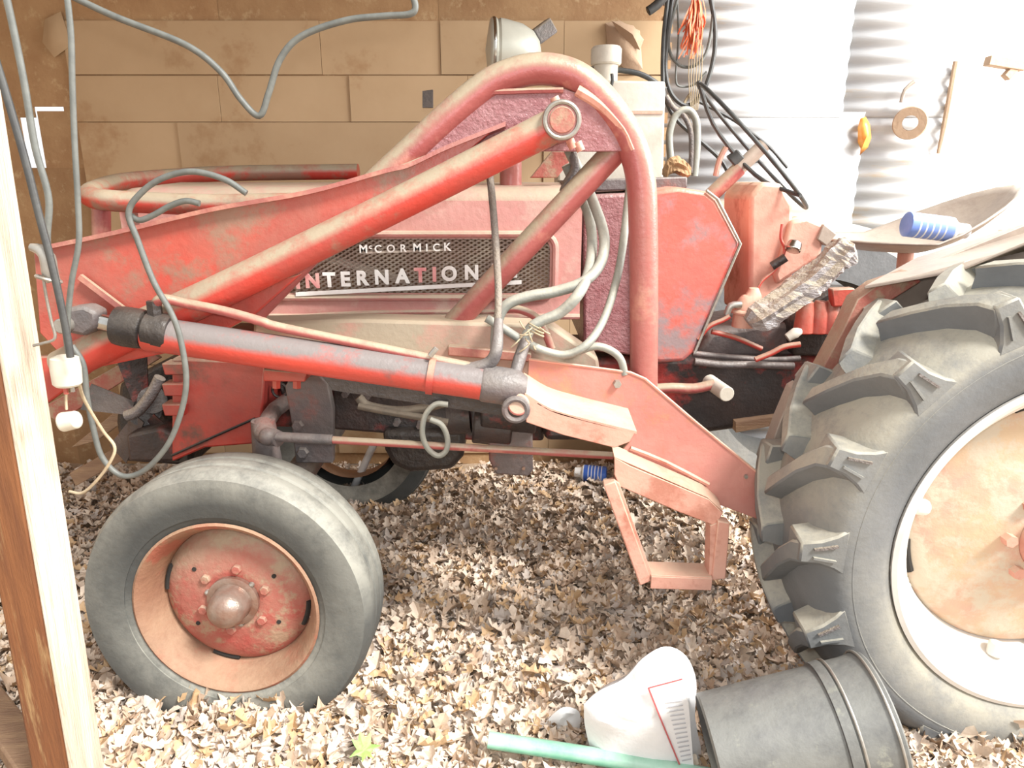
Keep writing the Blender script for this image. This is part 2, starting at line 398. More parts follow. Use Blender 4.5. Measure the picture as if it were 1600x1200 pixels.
side = plate_hole([(xh0, zb_), (xh1, zb_), (xh1, zt_), (xh0, zt_)], rrect(gx0, gx1, gz0, gz1, .028), YH, .006)
hood = part('hood', side, 'hood_red', bevel=0)
g = G()       # rounded top
prof = [(YH+.001, zt_-.012), (YH, zt_)]
for i in range(7):
    a = PI/2*i/6; prof.append((YH+.06-.06*math.cos(a), zt_+.035*math.sin(a)))
prof += [(YH+HW*.5, zt_+.045)]
prof = prof+[(2*(YH+HW/2)-y, z) for y, z in prof[::-1][1:]]
n = len(prof); vs = []
for x, s in ((xh0-.07, .80), (xh0-.04, .93), (xh0, 1), (xh1, 1)):
    for y, z in prof: vs.append(Vector((x, YH+HW/2+(y-YH-HW/2)*s, zt_-.02+(z-zt_+.02)*s)))
g.add(vs, [(j*n+i, j*n+i+1, (j+1)*n+i+1, (j+1)*n+i) for j in range(3) for i in range(n-1)])
g.add([Vector((xh1, y, z)) for y, z in prof]+[Vector((xh1, YH+HW/2, zt_-.1))], [(i, i+1, n) for i in range(n-1)])
part('top_panel', g, 'hood_red', hood, fix=False)
g = G().box(((xh0+xh1)/2, YH+HW, (zb_+zt_)/2), (xh1-xh0, .006, zt_-zb_)); g.box((xh0-.035, YH+HW/2, (zb_+zt_)/2-.02), (.07, HW*.86, zt_-zb_))
part('nose_and_far_side', g, 'hood_red', hood, bevel=.012)
P = [Vector((x, YH-.002, z)) for x, z in rrect(gx0-.014, gx1+.014, gz0-.012, gz1+.012, .036, 5)]
part('grille_bead', G().tube(P+[P[0]], .009, 8, 1), 'hood_red', hood)
g = G().tube([at(424, 497, YH-.002), at(560, 489, YH-.002), at(700, 487, YH-.002), at(790, 487, YH-.002)], .006, 8, 3)
part('pressed_ridge', g, 'hood_red', hood)
part('pressed_ridge', G().tube([Vector((xh0, YH-.001, zb_+.006)), Vector((xh1, YH-.001, zb_+.006))], .008, 8, 1), 'hood_red', hood)
# grille: expanded metal strands
grille = part('grille_backing', G().box(((gx0+gx1)/2, YH+.10, (gz0+gz1)/2), (gx1-gx0+.04, .01, gz1-gz0+.04)), 'board')
g = G(); dx, dz = .0198, .0113; nr = int((gz1-gz0)/dz)+2; nc = int((gx1-gx0)/dx)+2
for r in range(nr):
    for up in (0, 1):
        vs = []
        for c in range(2*nc):
            x = gx0-.01+c*dx/2; z = gz0-.005+r*dz+(dz/2 if (c+up) % 2 else 0)+(0 if up == 0 else -dz/2+dz/2)
            if up: z = gz0-.005+r*dz+(dz if c % 2 == 0 else dz/2)
            else: z = gz0-.005+r*dz+(0 if c % 2 == 0 else dz/2)
            w_ = .0028
            vs += [Vector((x, YH+.011, z-w_)), Vector((x, YH+.007, z+w_))]
        g.add(vs, [(2*i, 2*i+2, 2*i+3, 2*i+1) for i in range(2*nc-1)])
tag(part('grille_mesh', g, 'mesh', grille, fix=False, smooth=False), kind='stuff')
part('radiator_stay', G().bar(at(505, 400, YH+.05), at(640, 440, YH+.05), .02, .02), 'mesh', grille); g = G().box(((at(770, 420, YH).x), YH+.05, (gz0+gz1)/2), (.014, .02, gz1-gz0))
part('radiator_stay', g, 'mesh', grille)
# name letters
def letter(ch, px, py, hpx, m, Y, bold=0.0, wid=1.0):
    cu = bpy.data.curves.new('t', 'FONT'); cu.body = ch; cu.size = 1; cu.extrude = .05; cu.offset = bold; cu.align_x = 'CENTER'
    to = bpy.data.objects.new('t', cu); COL.objects.link(to); bpy.context.view_layer.update()
    me = bpy.data.meshes.new_from_object(to.evaluated_get(bpy.context.evaluated_depsgraph_get()))
    bpy.data.objects.remove(to)
    p = at(px, py, Y); h = (at(px, py-hpx, Y)-p).length; s = h/.73
    g = G(); g.v = [Vector((p.x+v.co.x*s*wid, Y-v.co.z*s, p.z+v.co.y*s)) for v in me.vertices]; g.f = [tuple(f.vertices) for f in me.polygons]
    bpy.data.meshes.remove(me)
    o = part('letter', g, m, plate_, smooth=False)
    return o
YLt = YH-.012
plate_ = part('name_bar', G().extr(W([(462, 457), (815, 438), (815, 444), (462, 463)], YLt), (0, .006, 0)), 'letter')
for ch, x in zip('INTERNATIONAL', (466, 489, 515, 540, 566, 597, 629, 657, 679, 702, 737, 771, 800)):
    y = 450-(x-466)*.052
    letter(ch, x, y, 22, 'letter_pink' if x in (466, 489, 657, 679) else 'letter', YLt, .04, .98)
plate2 = part('maker_bar', G().extr(W([(562, 394), (704, 389), (704, 392), (562, 397)], YLt+.004), (0, .004, 0)), 'mesh')
plate_ = plate2
for ch, x, hh, dy in (('M', 568, 13, 0), ('c', 579, 8, -6), ('C', 591, 12, 0), ('O', 611, 12, 0), ('R', 630, 12, 0), ('M', 652, 13, 0), ('I', 667, 12, 0), ('C', 682, 12, 0), ('K', 699, 13, 0)):
    letter(ch, x, 395-(x-568)*.025+dy, hh, 'letter', YLt, .015, 1)

# ---- cowl and fuel tank behind the hood
cowl = part('cowl_panel', G().prism([(910, 306), (1034, 300), (1034, 560), (912, 548)], YH+.012, .5), 'purple_red', bevel=.008)
tank = part('fuel_tank', G().prism([(1006, 300), (1060, 292), (1104, 299), (1120, 312), (1157, 380), (1084, 552), (1068, 566), (1030, 568), (1006, 560)], YH-.025, .56), 'tank_red', bevel=.012, seg=3)
part('tank_edge_bead', G().tube(W([(1104, 298), (1121, 311), (1157, 381), (1085, 552)], YH-.026), .004, 6, 1), 'steel', tank)

# ---- U-shaped guard round the nose of the hood
YG = 1.80
g = G().tube([at(470, 318, YG), at(330, 320, YG), at(215, 316, YG), at(160, 312, YG), at(140, 306, 1.86), at(150, 297, 2.0), at(190, 284, 2.3), at(270, 276, 2.52), at(360, 271, 2.56), at(560, 268, 2.56)], .026, 14, 5)
guard = part('nose_guard_bar', g, 'bright_red')
part('guard_post', G().tube([at(158, 325, 1.83), at(158, 420, 1.83), at(150, 560, 1.83)], .022, 12, 2), 'pink_red', guard)

# ---- loader arch
YA = 1.64
ar = .0325
def arch(Y, full=True):
    pts = [(1006, 602), (1006, 480), (1005, 360), (1001, 280), (985, 222), (955, 172), (915, 130), (878, 112), (838, 108), (800, 116), (760, 135), (700, 184), (640, 240), (580, 296), (480, 395), (388, 492)]
    return [Vector(p) for p in W(pts, YA)]
A = arch(YA)
archo = part('loader_arch', G().tube(A, ar, 20, 5), 'pink_red')
A2 = [p+Vector((0, 1.02, 0)) for p in A]
part('far_loader_arch', G().tube(A2, ar, 16, 5), 'pink_red')
# gusset plate inside the arch
gus = part('gusset_plate', G().prism([(622, 241), (748, 148), (800, 140), (880, 138), (915, 150), (985, 236), (940, 237), (800, 236), (640, 244)], YA-.018, .012), 'purple_red', bevel=.002)
g = G().tube(W([(640, 243), (700, 196), (748, 150), (800, 143), (880, 141)], YA-.02), .006, 6, 2)
part('weld_bead', g, 'pink_red', gus)
g = G().tube(W([(902, 140), (938, 163), (973, 200), (989, 234)], YA-.020), .013, 8, 3)
part('weld_bead', g, 'rose_rust', gus)
part('diagonal_brace', G().tube(W([(978, 218, 1.668), (830, 376, 1.67), (700, 516, 1.735)]), .0285, 18, 2), 'pink_red')
# lower frame rail
RY = YA
M['rail'] = mat('dust_covered_rail', (.44, .29, .22), (.50, .22, .18), 5, .6, dust=DUST, damt=1.0, c3=(.36, .30, .22), s3=5, t3=.52)
rail = part('frame_rail', G().prism([(395, 503), (560, 499), (700, 503), (860, 508), (935, 560), (940, 600), (820, 600), (600, 590), (395, 560)], RY+.03, .09), 'rail', bevel=.008)
part('far_frame_rail', G().extr([p+Vector((0, 1.02, 0)) for p in W([(395, 503), (860, 508), (940, 600), (395, 560)], RY)], (0, .08, 0)), 'lower_plate', bevel=.008)
part('frame_pad', G().prism([(700, 540), (830, 552), (830, 566), (700, 556)], RY+.01, .05), 'pink_red', rail, bevel=.003)
part('rail_underside', G().prism([(505, 590), (560, 585), (900, 632), (900, 655), (820, 655), (520, 610)], RY+.03, .09), 'black_grease', rail)

# ---- lift arm (near): tube plus tapered web with a top flange
YM = 1.545
arm = empty('lift_arm', parent=T)
part('arm_tube', G().tube(W([(874, 192), (600, 330), (330, 462), (210, 516), (96, 574)], YM), [.0345, .0345, .037, .038, .038], 24, 3), 'bright_red', arm)
web = [(780, 196), (700, 228), (600, 268), (480, 300), (330, 326), (180, 362), (52, 388), (62, 520), (100, 560), (200, 515), (340, 450), (560, 330), (700, 262)]
part('arm_web', G().prism(web, YM+.012, .014), 'bright_red', arm, bevel=.002)
tf = W([(790, 190), (700, 226), (640, 254), (600, 264), (480, 297), (330, 324), (180, 360), (52, 387)], YM)
tf = catmull(tf, 5)
g = G(); vs = []
for p in tf: vs += [p+Vector((0, -.006, 0)), p+Vector((0, .075, 0)), p+Vector((0, .075, -.009)), p+Vector((0, -.006, -.009))]
g.add(vs, [(4*i+k, 4*i+(k+1) % 4, 4*i+4+(k+1) % 4, 4*i+4+k) for i in range(len(tf)-1) for k in range(4)]+[(0, 1, 2, 3), tuple(4*(len(tf)-1)+i for i in range(4))])
part('arm_flange', g, 'pink_red', arm)
part('far_arm_web', G().extr([p+Vector((0, 1.15, 0)) for p in W(web, YM)], (0, .014, 0)), 'red', arm)
# lower limb of the arm that carries the rod pin
part('arm_lower_limb', G().prism([(30, 560), (110, 553), (240, 520), (420, 438), (470, 428), (400, 490), (300, 545), (245, 555), (150, 575), (60, 640), (20, 650)], YM+.03, .02), 'red', arm, bevel=.004)
part('arm_stiffener', G().bar(at(125, 432, YM), at(215, 500, YM), .01, .012), 'pink_red', arm)
# pivot
pc = at(876, 190, YM)
g = G().cyl(pc+Vector((0, -.042, 0)), pc+Vector((0, .10, 0)), .039, 32)
piv = part('pivot_boss', g, 'pink_red', arm, bevel=.004)
part('pivot_pin', G().cyl(pc+Vector((0, -.047, 0)), pc+Vector((0, -.04, 0)), .0255, 28), 'disc_red', arm, bevel=.002)
part('pivot_collar', G().ring(pc+Vector((0, -.042, 0)), (0, 1, 0), .0335, .005), 'steel', arm)
for q in ((866, 152), (890, 218), (902, 222)):
    part('pivot_lug', G().tube([at(q[0], q[1], YM-.01), at(q[0]+6, q[1]+14, YM-.01)], .009, 10, 1), 'rose_rust', arm)

# ---- hydraulic cylinder (near)
YC = 1.50
cyl = empty('hydraulic_cylinder', parent=T)
c0, c1 = at(228, 520, YC), at(806, 606, YC)
ax = (c1-c0).normalized()
part('barrel', G().tube([c0, c1], [.0375, .0375], 28, 1), 'barrel', cyl, bevel=.003)
b0, b1 = at(180, 508, YC), at(262, 525, YC)
part('gland', G().tube([b0, b0+ax*.004, b0+ax*.02, b0+ax*.05, b0+ax*.062, b0+ax*.066], [.030, .041, .043, .043, .041, .034], 28, 1), 'black_grease', cyl)
part('gland_nut', G().tube([b0+ax*.064, b0+ax*.07, b0+ax*.11, b0+ax*.12], [.034, .040, .041, .039], 28, 1), 'black_grease', cyl)
part('piston_rod', G().cyl(at(118, 492, YC), b0, .0175, 20), 'chrome', cyl)
part('rod_clevis', G().prism([(100, 482), (130, 478), (150, 488), (150, 512), (132, 526), (100, 520)], YC-.025, .05), 'grey_iron', cyl, bevel=.008)
part('rod_pin', G().cyl(at(116, 503, YC)+Vector((0, -.05, 0)), at(116, 503, YC)+Vector((0, .08, 0)), .016, 16), 'steel', cyl, bevel=.003)
part('end_cap', G().tube([c1-ax*.075, c1-ax*.07, c1+ax*.0, c1+ax*.022], [.038, .041, .041, .028], 28, 1), 'grey_iron', cyl)
part('steel_oil_line', G().tube([at(243, 512, YC), at(243, 482, YC), at(252, 467, YC-.01), at(290, 474, YC), at(350, 486, YC), at(408, 502, YC), at(440, 512, YC), at(600, 545, YC), at(735, 573, YC)], .0105, 12, 5), 'pink_red', cyl)
part('line_fitting', G().tube([at(240, 470, YC-.004), at(244, 503, YC-.004)], .0155, 6, 1), 'black_grease', cyl)
mid = c0+(c1-c0)*((672-228)/(806-228))
part('line_clamp', G().lathe(mid-ax*.007, [(.0375, 0), (.0425, 0), (.0425, .014), (.0375, .014)], 28, ax), 'red', cyl)
part('clamp_bolt', G().tube([at(672, 556, YC-.02), at(682, 544, YC-.02)], .006, 8, 1), 'steel', cyl)
part('cross_pin', G().cyl(at(810, 632, YC-.045), at(810, 632, YC+.08), .024, 20), 'lower_plate', cyl, bevel=.004)
part('pin_collar', G().ring(at(806, 640, YC-.045), (0, 1, 0), .024, .007), 'grey_iron', cyl)
# hoses near the cylinder
M['dusty_hose'] = mat('dusty_rubber_hose', (.13, .11, .09), (.20, .15, .11), 20, .7, dust=(.34, .29, .22), damt=.8, bump=.3)
hoses = empty('hydraulic_hoses', parent=T)
part('riser_hose', G().tube([at(764, 262, 1.66), at(770, 320, 1.64), at(776, 400, 1.62), at(779, 470, 1.56), at(775, 540, 1.52)], .0082, 10, 5), 'hose_dark', hoses)
part('elbow_fitting', G().tube([at(779, 500, 1.54), at(776, 545, 1.50), at(766, 566, YC), at(742, 575, YC), at(722, 572, YC)], [.010, .0135, .0145, .0145, .011], 12, 4), 'grey_iron', hoses)
HO = [('hose', [(888, 232, 1.72), (905, 268, 1.74), (928, 318, 1.72), (944, 370, 1.68), (938, 412, 1.64), (912, 440, 1.60), (870, 455), (826, 463), (797, 473), (783, 487), (776, 510), (774, 545)], 1.60, .0125, 'hose'),
      ('hose', [(885, 258, 1.75), (902, 296, 1.76), (918, 330, 1.75), (925, 372, 1.72), (921, 420, 1.64), (905, 458), (876, 488), (845, 502), (828, 515), (816, 545), (802, 590)], 1.57, .0125, 'hose'),
      ('hose', [(984, 290, 1.74), (972, 392, 1.70), (960, 450, 1.66), (942, 502, 1.62), (917, 538), (885, 554), (850, 548), (815, 531), (785, 512), (760, 497)], 1.58, .0095, 'hose'),
      ('hose', [(880, 556), (905, 548), (932, 541), (955, 548), (970, 562), (976, 585)], 1.60, .009, 'hose'),
      ('hose', [(780, 484), (808, 483), (835, 494), (850, 515), (862, 545)], 1.64, .0095, 'pink_red'),
      ('hose', [(560, 620), (575, 634), (620, 642), (660, 638), (700, 628), (740, 625)], 1.84, .013, 'dusty_hose'),
      ('hose', [(560, 634), (600, 642), (660, 652), (700, 660)], 1.83, .010, 'dusty_hose'),
      ('hose', [(700, 632), (680, 632), (664, 650), (660, 678), (668, 700), (684, 712), (697, 704), (699, 684), (690, 664), (672, 655)], 1.66, .007, 'hose'),
      ('hose', [(893, 232), (898, 262), (886, 285), (880, 300)], 1.72, .010, 'hose_dark')]
for nm, pts, Y, r, m in HO: part(nm, G().tube(W(pts, Y), r, 12, 6), m, hoses)
part('hose_fitting', G().tube([at(822, 532, 1.55), at(812, 560, 1.53), at(803, 592, YC)], [.012, .0145, .013], 10, 2), 'grey_iron', hoses)
g = G()
for i in range(9):
    a = at(828+random.uniform(-12, 16), 528+random.uniform(-18, 14), 1.53); b = a+Vector((random.uniform(-.03, .03), -.01, random.uniform(-.03, .03)))
    g.tube([a, (a+b)/2+Vector((0, -.008, 0)), b], .0018, 5, 3)
for i in range(3): g.ring(at(838, 510+5*i, 1.565), (.5, .1, 1), .018, .002, 20, 5)
part('twine_tie', g, 'twine', hoses)

# ---- lower mounting plate
low = part('mounting_plate', G().prism([(826, 561), (985, 582), (1005, 590), (1188, 742), (1188, 813), (1105, 782), (1000, 746), (962, 716), (984, 690), (905, 668), (822, 640)], YA-.045, .012), 'lower_plate', bevel=.002)
part('plate_edge', G().tube(W([(826, 561), (985, 582), (1008, 592), (1090, 662), (1188, 742)], YA-.045), .0035, 6, 1), 'rose_rust', low)
# cylinder anchor channel: outer face, top ledge
chn = W([(820, 616), (860, 640), (910, 655), (992, 676), (984, 691), (960, 700), (880, 680), (822, 660)], YC-.03)
part('anchor_channel', G().extr(chn, (0, .008, 0)), 'rose_rust', low, bevel=.002)
g = G(); e = catmull(W([(820, 614), (860, 638), (910, 653), (995, 674)], YC-.03), 4); vs = []
for p in e: vs += [p, p+Vector((0, YA-.045-YC+.03, .012)), p+Vector((0, YA-.045-YC+.03, .006)), p+Vector((0, 0, -.006))]
g.add(vs, [(4*i+k, 4*i+(k+1) % 4, 4*i+4+(k+1) % 4, 4*i+4+k) for i in range(len(e)-1) for k in range(4)])
part('anchor_ledge', g, 'rose_rust', low)
part('plate_bolt', G().lathe(at(964, 599, YA-.046), [(0, -.012), (.009, -.012), (.010, -.004), (.010, .002)], 6), 'steel', low)
part('plate_bolt', G().lathe(at(1165, 744, YA-.046), [(0, -.006), (.005, -.006), (.005, .002)], 6), 'steel', low)
part('stiffener_strip', G().tube(W([(985, 700), (1040, 722), (1107, 757)], YA-.047), .006, 6, 2), 'rose_rust', low)
# angle-iron foot step under the plate
YS = YA-.10
g = G(); ed = W([(960, 714), (985, 725), (1105, 777), (1130, 800)], YS)
vs = []
for p in ed: vs += [p, p+Vector((0, .055, .012)), p+Vector((0, .055, .006)), p+Vector((0, .006, -.006))]
g.add(vs, [(4*i+k, 4*i+(k+1) % 4, 4*i+4+(k+1) % 4, 4*i+4+k) for i in range(3) for k in range(4)]+[(0, 1, 2, 3), (12, 13, 14, 15)])
step = part('step_bracket', g, 'rose_rust')
part('angle_face', G().prism([(960, 714), (985, 728), (1108, 780), (1130, 802), (1118, 822), (1060, 800), (968, 760), (960, 742)], YS, .007), 'rose_rust', step, bevel=.002)
part('hanger_bar', G().prism([(943, 758), (962, 752), (1018, 908), (1000, 916)], YS-.012, .03), 'rose_rust', step, bevel=.003)
part('hanger_lip', G().prism([(962, 752), (968, 756), (1022, 906), (1017, 910)], YS-.008, .045), 'rose_rust', step, bevel=.001)
part('hanger_bar', G().prism([(1122, 814), (1141, 817), (1134, 905), (1112, 907)], YS-.010, .03), 'rose_rust', step, bevel=.003)
part('hanger_lip', G().prism([(1110, 822), (1123, 816), (1116, 908), (1108, 900)], YS-.004, .045), 'rose_rust', step, bevel=.001)
g = G(); a, b = at(1017, 903, YS-.012), at(1112, 906, YS-.012)
g.bar((a+b)/2-(b-a)/2+Vector((0, .03, .006)), b+Vector((0, .03, .006)), .065, .006); g.bar(a+Vector((0, -.002, -.010)), b+Vector((0, -.002, -.010)), .006, .032)
part('foot_tread', g, 'rose_rust', step, bevel=.001)

# ---- front axle, steering rod, engine
YE = 1.98
g = G().prism([(268, 560), (415, 566), (408, 668), (398, 694), (320, 700), (268, 722)], 1.86, .5)
bol = part('front_bolster', g, 'red', bevel=.006)
for y0, y1 in ((568, 586), (600, 619), (632, 650)):
    part('bolster_fin', G().prism([(252, y0), (288, y0), (288, y1), (257, y1)], 1.84, .05), 'red', bol, bevel=.003)
part('bolster_seam', G().tube(W([(268, 712), (330, 684), (398, 654)], 1.855), .004, 6, 1), 'black_grease', bol)
FWX, FWY, FWZ = at(352, 955, 1.50).x, 1.50, at(352, 955, 1.50).z
g = G().cyl((FWX+.02, 1.80, .44), (FWX+.02, 2.55, .44), .045, 14)
axle = part('front_axle', g, 'grey_iron')
k0 = at(412, 668, 1.74)
part('kingpin_housing', G().tube([Vector((k0.x-.02, 1.74, FWZ+.02)), Vector((k0.x, 1.74, .52)), k0+Vector((0, 0, .02))], [.04, .042, .030], 16, 2), 'grey_iron', axle)
part('steering_arm', G().tube([k0, at(414, 678, 1.70), at(436, 686, 1.67)], [.03, .026, .02], 12, 2), 'grey_iron', axle)
part('axle_arm', G().tube([k0, at(430, 640, 1.85), at(470, 612, 1.98)], .022, 12, 2), 'grey_iron', axle)
dr = empty('drag_link', parent=T)
part('link_rod', G().cyl(at(426, 682, 1.67), at(958, 712, 1.67), .0095, 14), 'pink_red', dr)
part('rod_sleeve', G().cyl(at(424, 682, 1.67), at(520, 687, 1.67), .0125, 14), 'grey_iron', dr)
part('ball_joint', G().ball(at(418, 682, 1.67), .022), 'grey_iron', dr)

eng = part('engine_block', G().prism([(415, 560), (760, 560), (850, 575), (850, 690), (760, 690), (700, 672), (415, 668)], YE+.06, .30), 'engine', bevel=.01)
part('sump', G().prism([(596, 672), (728, 672), (724, 715), (706, 736), (640, 740), (612, 728), (600, 705)], YE+.0, .30), 'black_grease', eng, bevel=.02, seg=3)
part('side_cover', G().prism([(520, 600), (700, 630), (745, 632), (745, 690), (520, 672)], YE+.03, .05), 'engine', eng, bevel=.01)
part('oil_filter', G().tube([at(700, 655, 1.93), at(735, 652, 1.93)], .045, 20, 1), 'engine', eng)
part('dynamo', G().tube([at(740, 662, 1.92), at(800, 668, 1.92)], .055, 24, 1), 'engine', eng, bevel=.006)
part('starter_motor', G().tube([at(752, 645, 1.9), at(838, 650, 1.9)], [.045, .05], 24, 1), 'engine', eng, bevel=.006)
for (x, y) in ((540, 615), (575, 618), (620, 660), (656, 664), (700, 690), (650, 690)):
    part('engine_bolt', G().lathe(at(x, y, YE+.02), [(0, -.014), (.010, -.014), (.012, 0), (.012, .03)], 6), 'grey_iron', eng)
g = G()
for i in range(6): g.tube([at(430+12*i, 575+4*i, 2.0), at(426+14*i, 600+6*i, 1.99), at(440+16*i, 640+3*i, 2.0)], .006, 8, 3)
part('pipework', g, 'black_grease', eng)
brk = part('support_bracket', G().prism([(452, 592), (498, 586), (512, 600), (520, 640), (520, 724), (462, 724), (455, 660), (445, 605)], 1.80, .03), 'grey_iron', bevel=.004)
for p in ((466, 664), (474, 706)): part('bracket_bolt', G().lathe(at(*p, 1.80), [(0, -.014), (.013, -.014), (.016, -.006), (.016, .002)], 6), 'grey_iron', brk)
bl = part('clamp_block', G().prism([(411, 577), (480, 583), (476, 597), (411, 596)], 1.72, .08), 'bright_red', bevel=.003)
for x in (432, 464): part('clamp_nut', G().cyl(at(x, 594, 1.74), at(x, 606, 1.74), .011, 6), 'bright_red', bl)
part('loom_coil', G().ring(at(437, 610, 1.9), (0, 1, 0), .02, .004), 'black_grease', bl)
M['housing'] = mat('housing_iron', (.022, .02, .023), (.04, .026, .024), 6, .5, dust=(.13, .11, .09), damt=.5, c3=(.40, .03, .025), s3=4.2, t3=.54, bump=.3)
gb = part('transmission_housing', G().prism([(845, 560), (1300, 556), (1300, 640), (1262, 668), (1180, 668), (1090, 680), (1010, 690), (850, 690)], YE+.0, .34), 'housing', bevel=.02, seg=3)
part('gearbox_cover', G().prism([(1085, 560), (1110, 520), (1200, 505), (1290, 505), (1300, 560)], YE+.03, .28), 'grey_iron', gb, bevel=.015, seg=3)
part('clutch_plate', G().prism([(762, 672), (770, 655), (832, 655), (833, 735), (826, 745), (775, 742), (764, 720)], 1.88, .05), 'grey_iron', gb, bevel=.006)
for x in (775, 818): part('cover_bolt', G().lathe(at(x, 731, 1.88), [(0, -.007), (.005, -.007), (.006, .002)], 6), 'hub', gb)
part('axle_housing', G().lathe(at(1330, 640, YE+.1), [(.10, -.30), (.11, -.28), (.12, .2)], 24), 'red', gb)
part('footplate_edge', G().prism([(1150, 660), (1225, 650), (1225, 662), (1150, 676)], 1.95, .2), 'board', gb)
# pedal
pd = part('foot_pedal', G().tube(W([(1020, 608), (1050, 606), (1085, 607), (1116, 600)], 1.80), .0135, 12, 3), 'pink_red')
part('pedal_pad', G().tube([at(1108, 596, 1.85), at(1136, 616, 1.74)], .020, 16, 1), 'tan_box', pd, bevel=.002)
# rods and pipes by the gearbox
for pts, Y, r, m in (([(1082, 552), (1120, 556), (1200, 562), (1250, 560)], 1.90, .008, 'grey_iron'), ([(1085, 565), (1130, 570), (1180, 570), (1240, 572)], 1.88, .010, 'grey_iron'),
                     ([(1180, 562), (1205, 552), (1225, 542), (1250, 538)], 1.86, .008, 'red'), ([(1090, 530), (1108, 510), (1130, 500), (1140, 494)], 1.88, .007, 'red'),
                     ([(1112, 518), (1150, 528), (1190, 545)], 1.90, .007, 'red')):
    part('control_rod', G().tube(W(pts, Y), r, 10, 4), m, gb)
# pedestal, lever boots, instrument box
ped = part('instrument_pedestal', G().prism([(1172, 306), (1190, 284), (1222, 286), (1240, 320), (1240, 440), (1170, 500)], 2.02, .26), 'rose_rust', bevel=.012)
part('toolbox_side', G().prism([(1236, 345), (1262, 340), (1290, 352), (1284, 400), (1215, 446), (1210, 430)], 2.0, .22), 'rose_rust', ped, bevel=.01)
part('bracket_block', G().prism([(1288, 350), (1308, 366), (1292, 385), (1277, 374)], 1.99, .05), 'seat', ped, bevel=.003)
part('glass_sediment_bowl', G().tube([at(1243, 378, 1.97), at(1238, 392, 1.96)], [.018, .022], 16, 1), 'chrome', ped, bevel=.004)
part('bowl_stem', G().tube([at(1228, 402, 1.97), at(1206, 416, 1.98)], .012, 12, 1), 'black_grease', ped)
part('fuel_line', G().tube(W([(1222, 350), (1220, 372), (1226, 392), (1212, 420), (1190, 440), (1180, 462)], 1.98), .004, 8, 5), 'red', ped)
lev = part('gear_lever_boot', G().tube(W([(1178, 450), (1176, 466), (1166, 480), (1163, 510)], 1.92), [.012, .026, .030, .034], 16, 3), 'rose_rust')
part('boot_ring', G().ring(at(1165, 488, 1.92), (.1, 0, 1), .034, .007), 'rose_rust', lev)
part('lever_knob', G().tube(W([(1135, 492), (1142, 478), (1158, 476)], 1.90), [.008, .010, .010], 10, 3), 'steel', lev)
for dx_ in (0, 22, 40):
    part('valve_spool', G().tube(W([(1255+dx_, 520), (1258+dx_, 490), (1262+dx_, 470)], 1.93), [.028, .024, .016], 14, 2), 'red', gb, bevel=.003)
part('valve_block', G().prism([(1238, 500), (1262, 476), (1300, 452), (1345, 455), (1345, 560), (1240, 556)], 1.96, .12), 'black_grease', gb, bevel=.008)
part('valve_flange', G().prism([(1300, 452), (1336, 450), (1340, 478), (1302, 480)], 1.90, .03), 'red', gb, bevel=.004)
part('valve_spout', G().tube(W([(1230, 528), (1243, 520), (1252, 518)], 1.9), [.012, .015, .008], 12, 2), 'tan_box', gb)

# ---- steering column and wheel
sc0, sc1 = at(1104, 312, 2.16), at(1190, 230, 2.16)
sw = empty('steering_wheel', parent=T)
part('steering_column', G().cyl(sc0, sc0+(sc1-sc0)*.6, .022, 18), 'pink_red', sw)
part('column_sleeve', G().cyl(sc0+(sc1-sc0)*.58, sc1+(sc1-sc0)*.04, .020, 18), 'seat', sw)
axn = (sc1-sc0).normalized()
cw = at(1175, 228, 2.16)
axw = Vector((.69, -.185, .68)).normalized()
part('wheel_rim', G().ring(cw, axw, .235, .0058, 64, 10), 'cable_dark', sw)
u = axw.cross(Vector((0, 1, 0))).normalized(); v = axw.cross(u)
hubc = cw-axw*.05
for a in (.15, 2.24, 4.33):
    part('wheel_spoke', G().tube([hubc, hubc+(u*math.cos(a)+v*math.sin(a))*.13+axw*.01, cw+(u*math.cos(a)+v*math.sin(a))*.245], .006, 8, 3), 'cable_dark', sw)
part('wheel_hub', G().tube([hubc-axw*.02, hubc+axw*.015], [.028, .022], 16, 1), 'cable_dark', sw, bevel=.004)
part('throttle_lever', G().tube(W([(1118, 275), (1124, 250), (1134, 230)], 2.1), .008, 8, 2), 'pink_red', sw)

# ---- seat pan
sp_ = G(); sc_c = at(1400, 392, 2.15); n1, n2 = 20, 24; vs = []
for j in range(n1+1):
    for i in range(n2):
        a = 2*PI*i/n2; r = j/n1
        back = max(0, math.cos(a))**1.3
        x = .235*r*math.cos(a)*(1.0+.35*back); y = .215*r*math.sin(a)
        z = .035*r**3 + .15*back*r**2.4
        vs.append(sc_c+Vector((x, y, z)))
sp_.add(vs, [(j*n2+i, j*n2+(i+1) % n2, (j+1)*n2+(i+1) % n2, (j+1)*n2+i) for j in range(n1) for i in range(n2)])
seat = part('seat_pan', sp_, 'seat', fix=False)
md = seat.modifiers.new('s', 'SOLIDIFY'); md.thickness = .006
part('seat_bracket', G().tube([sc_c+Vector((.03, 0, -.005)), sc_c+Vector((.02, 0, -.10)), sc_c+Vector((-.12, 0, -.22))], .022, 10, 3), 'rose_rust', seat)

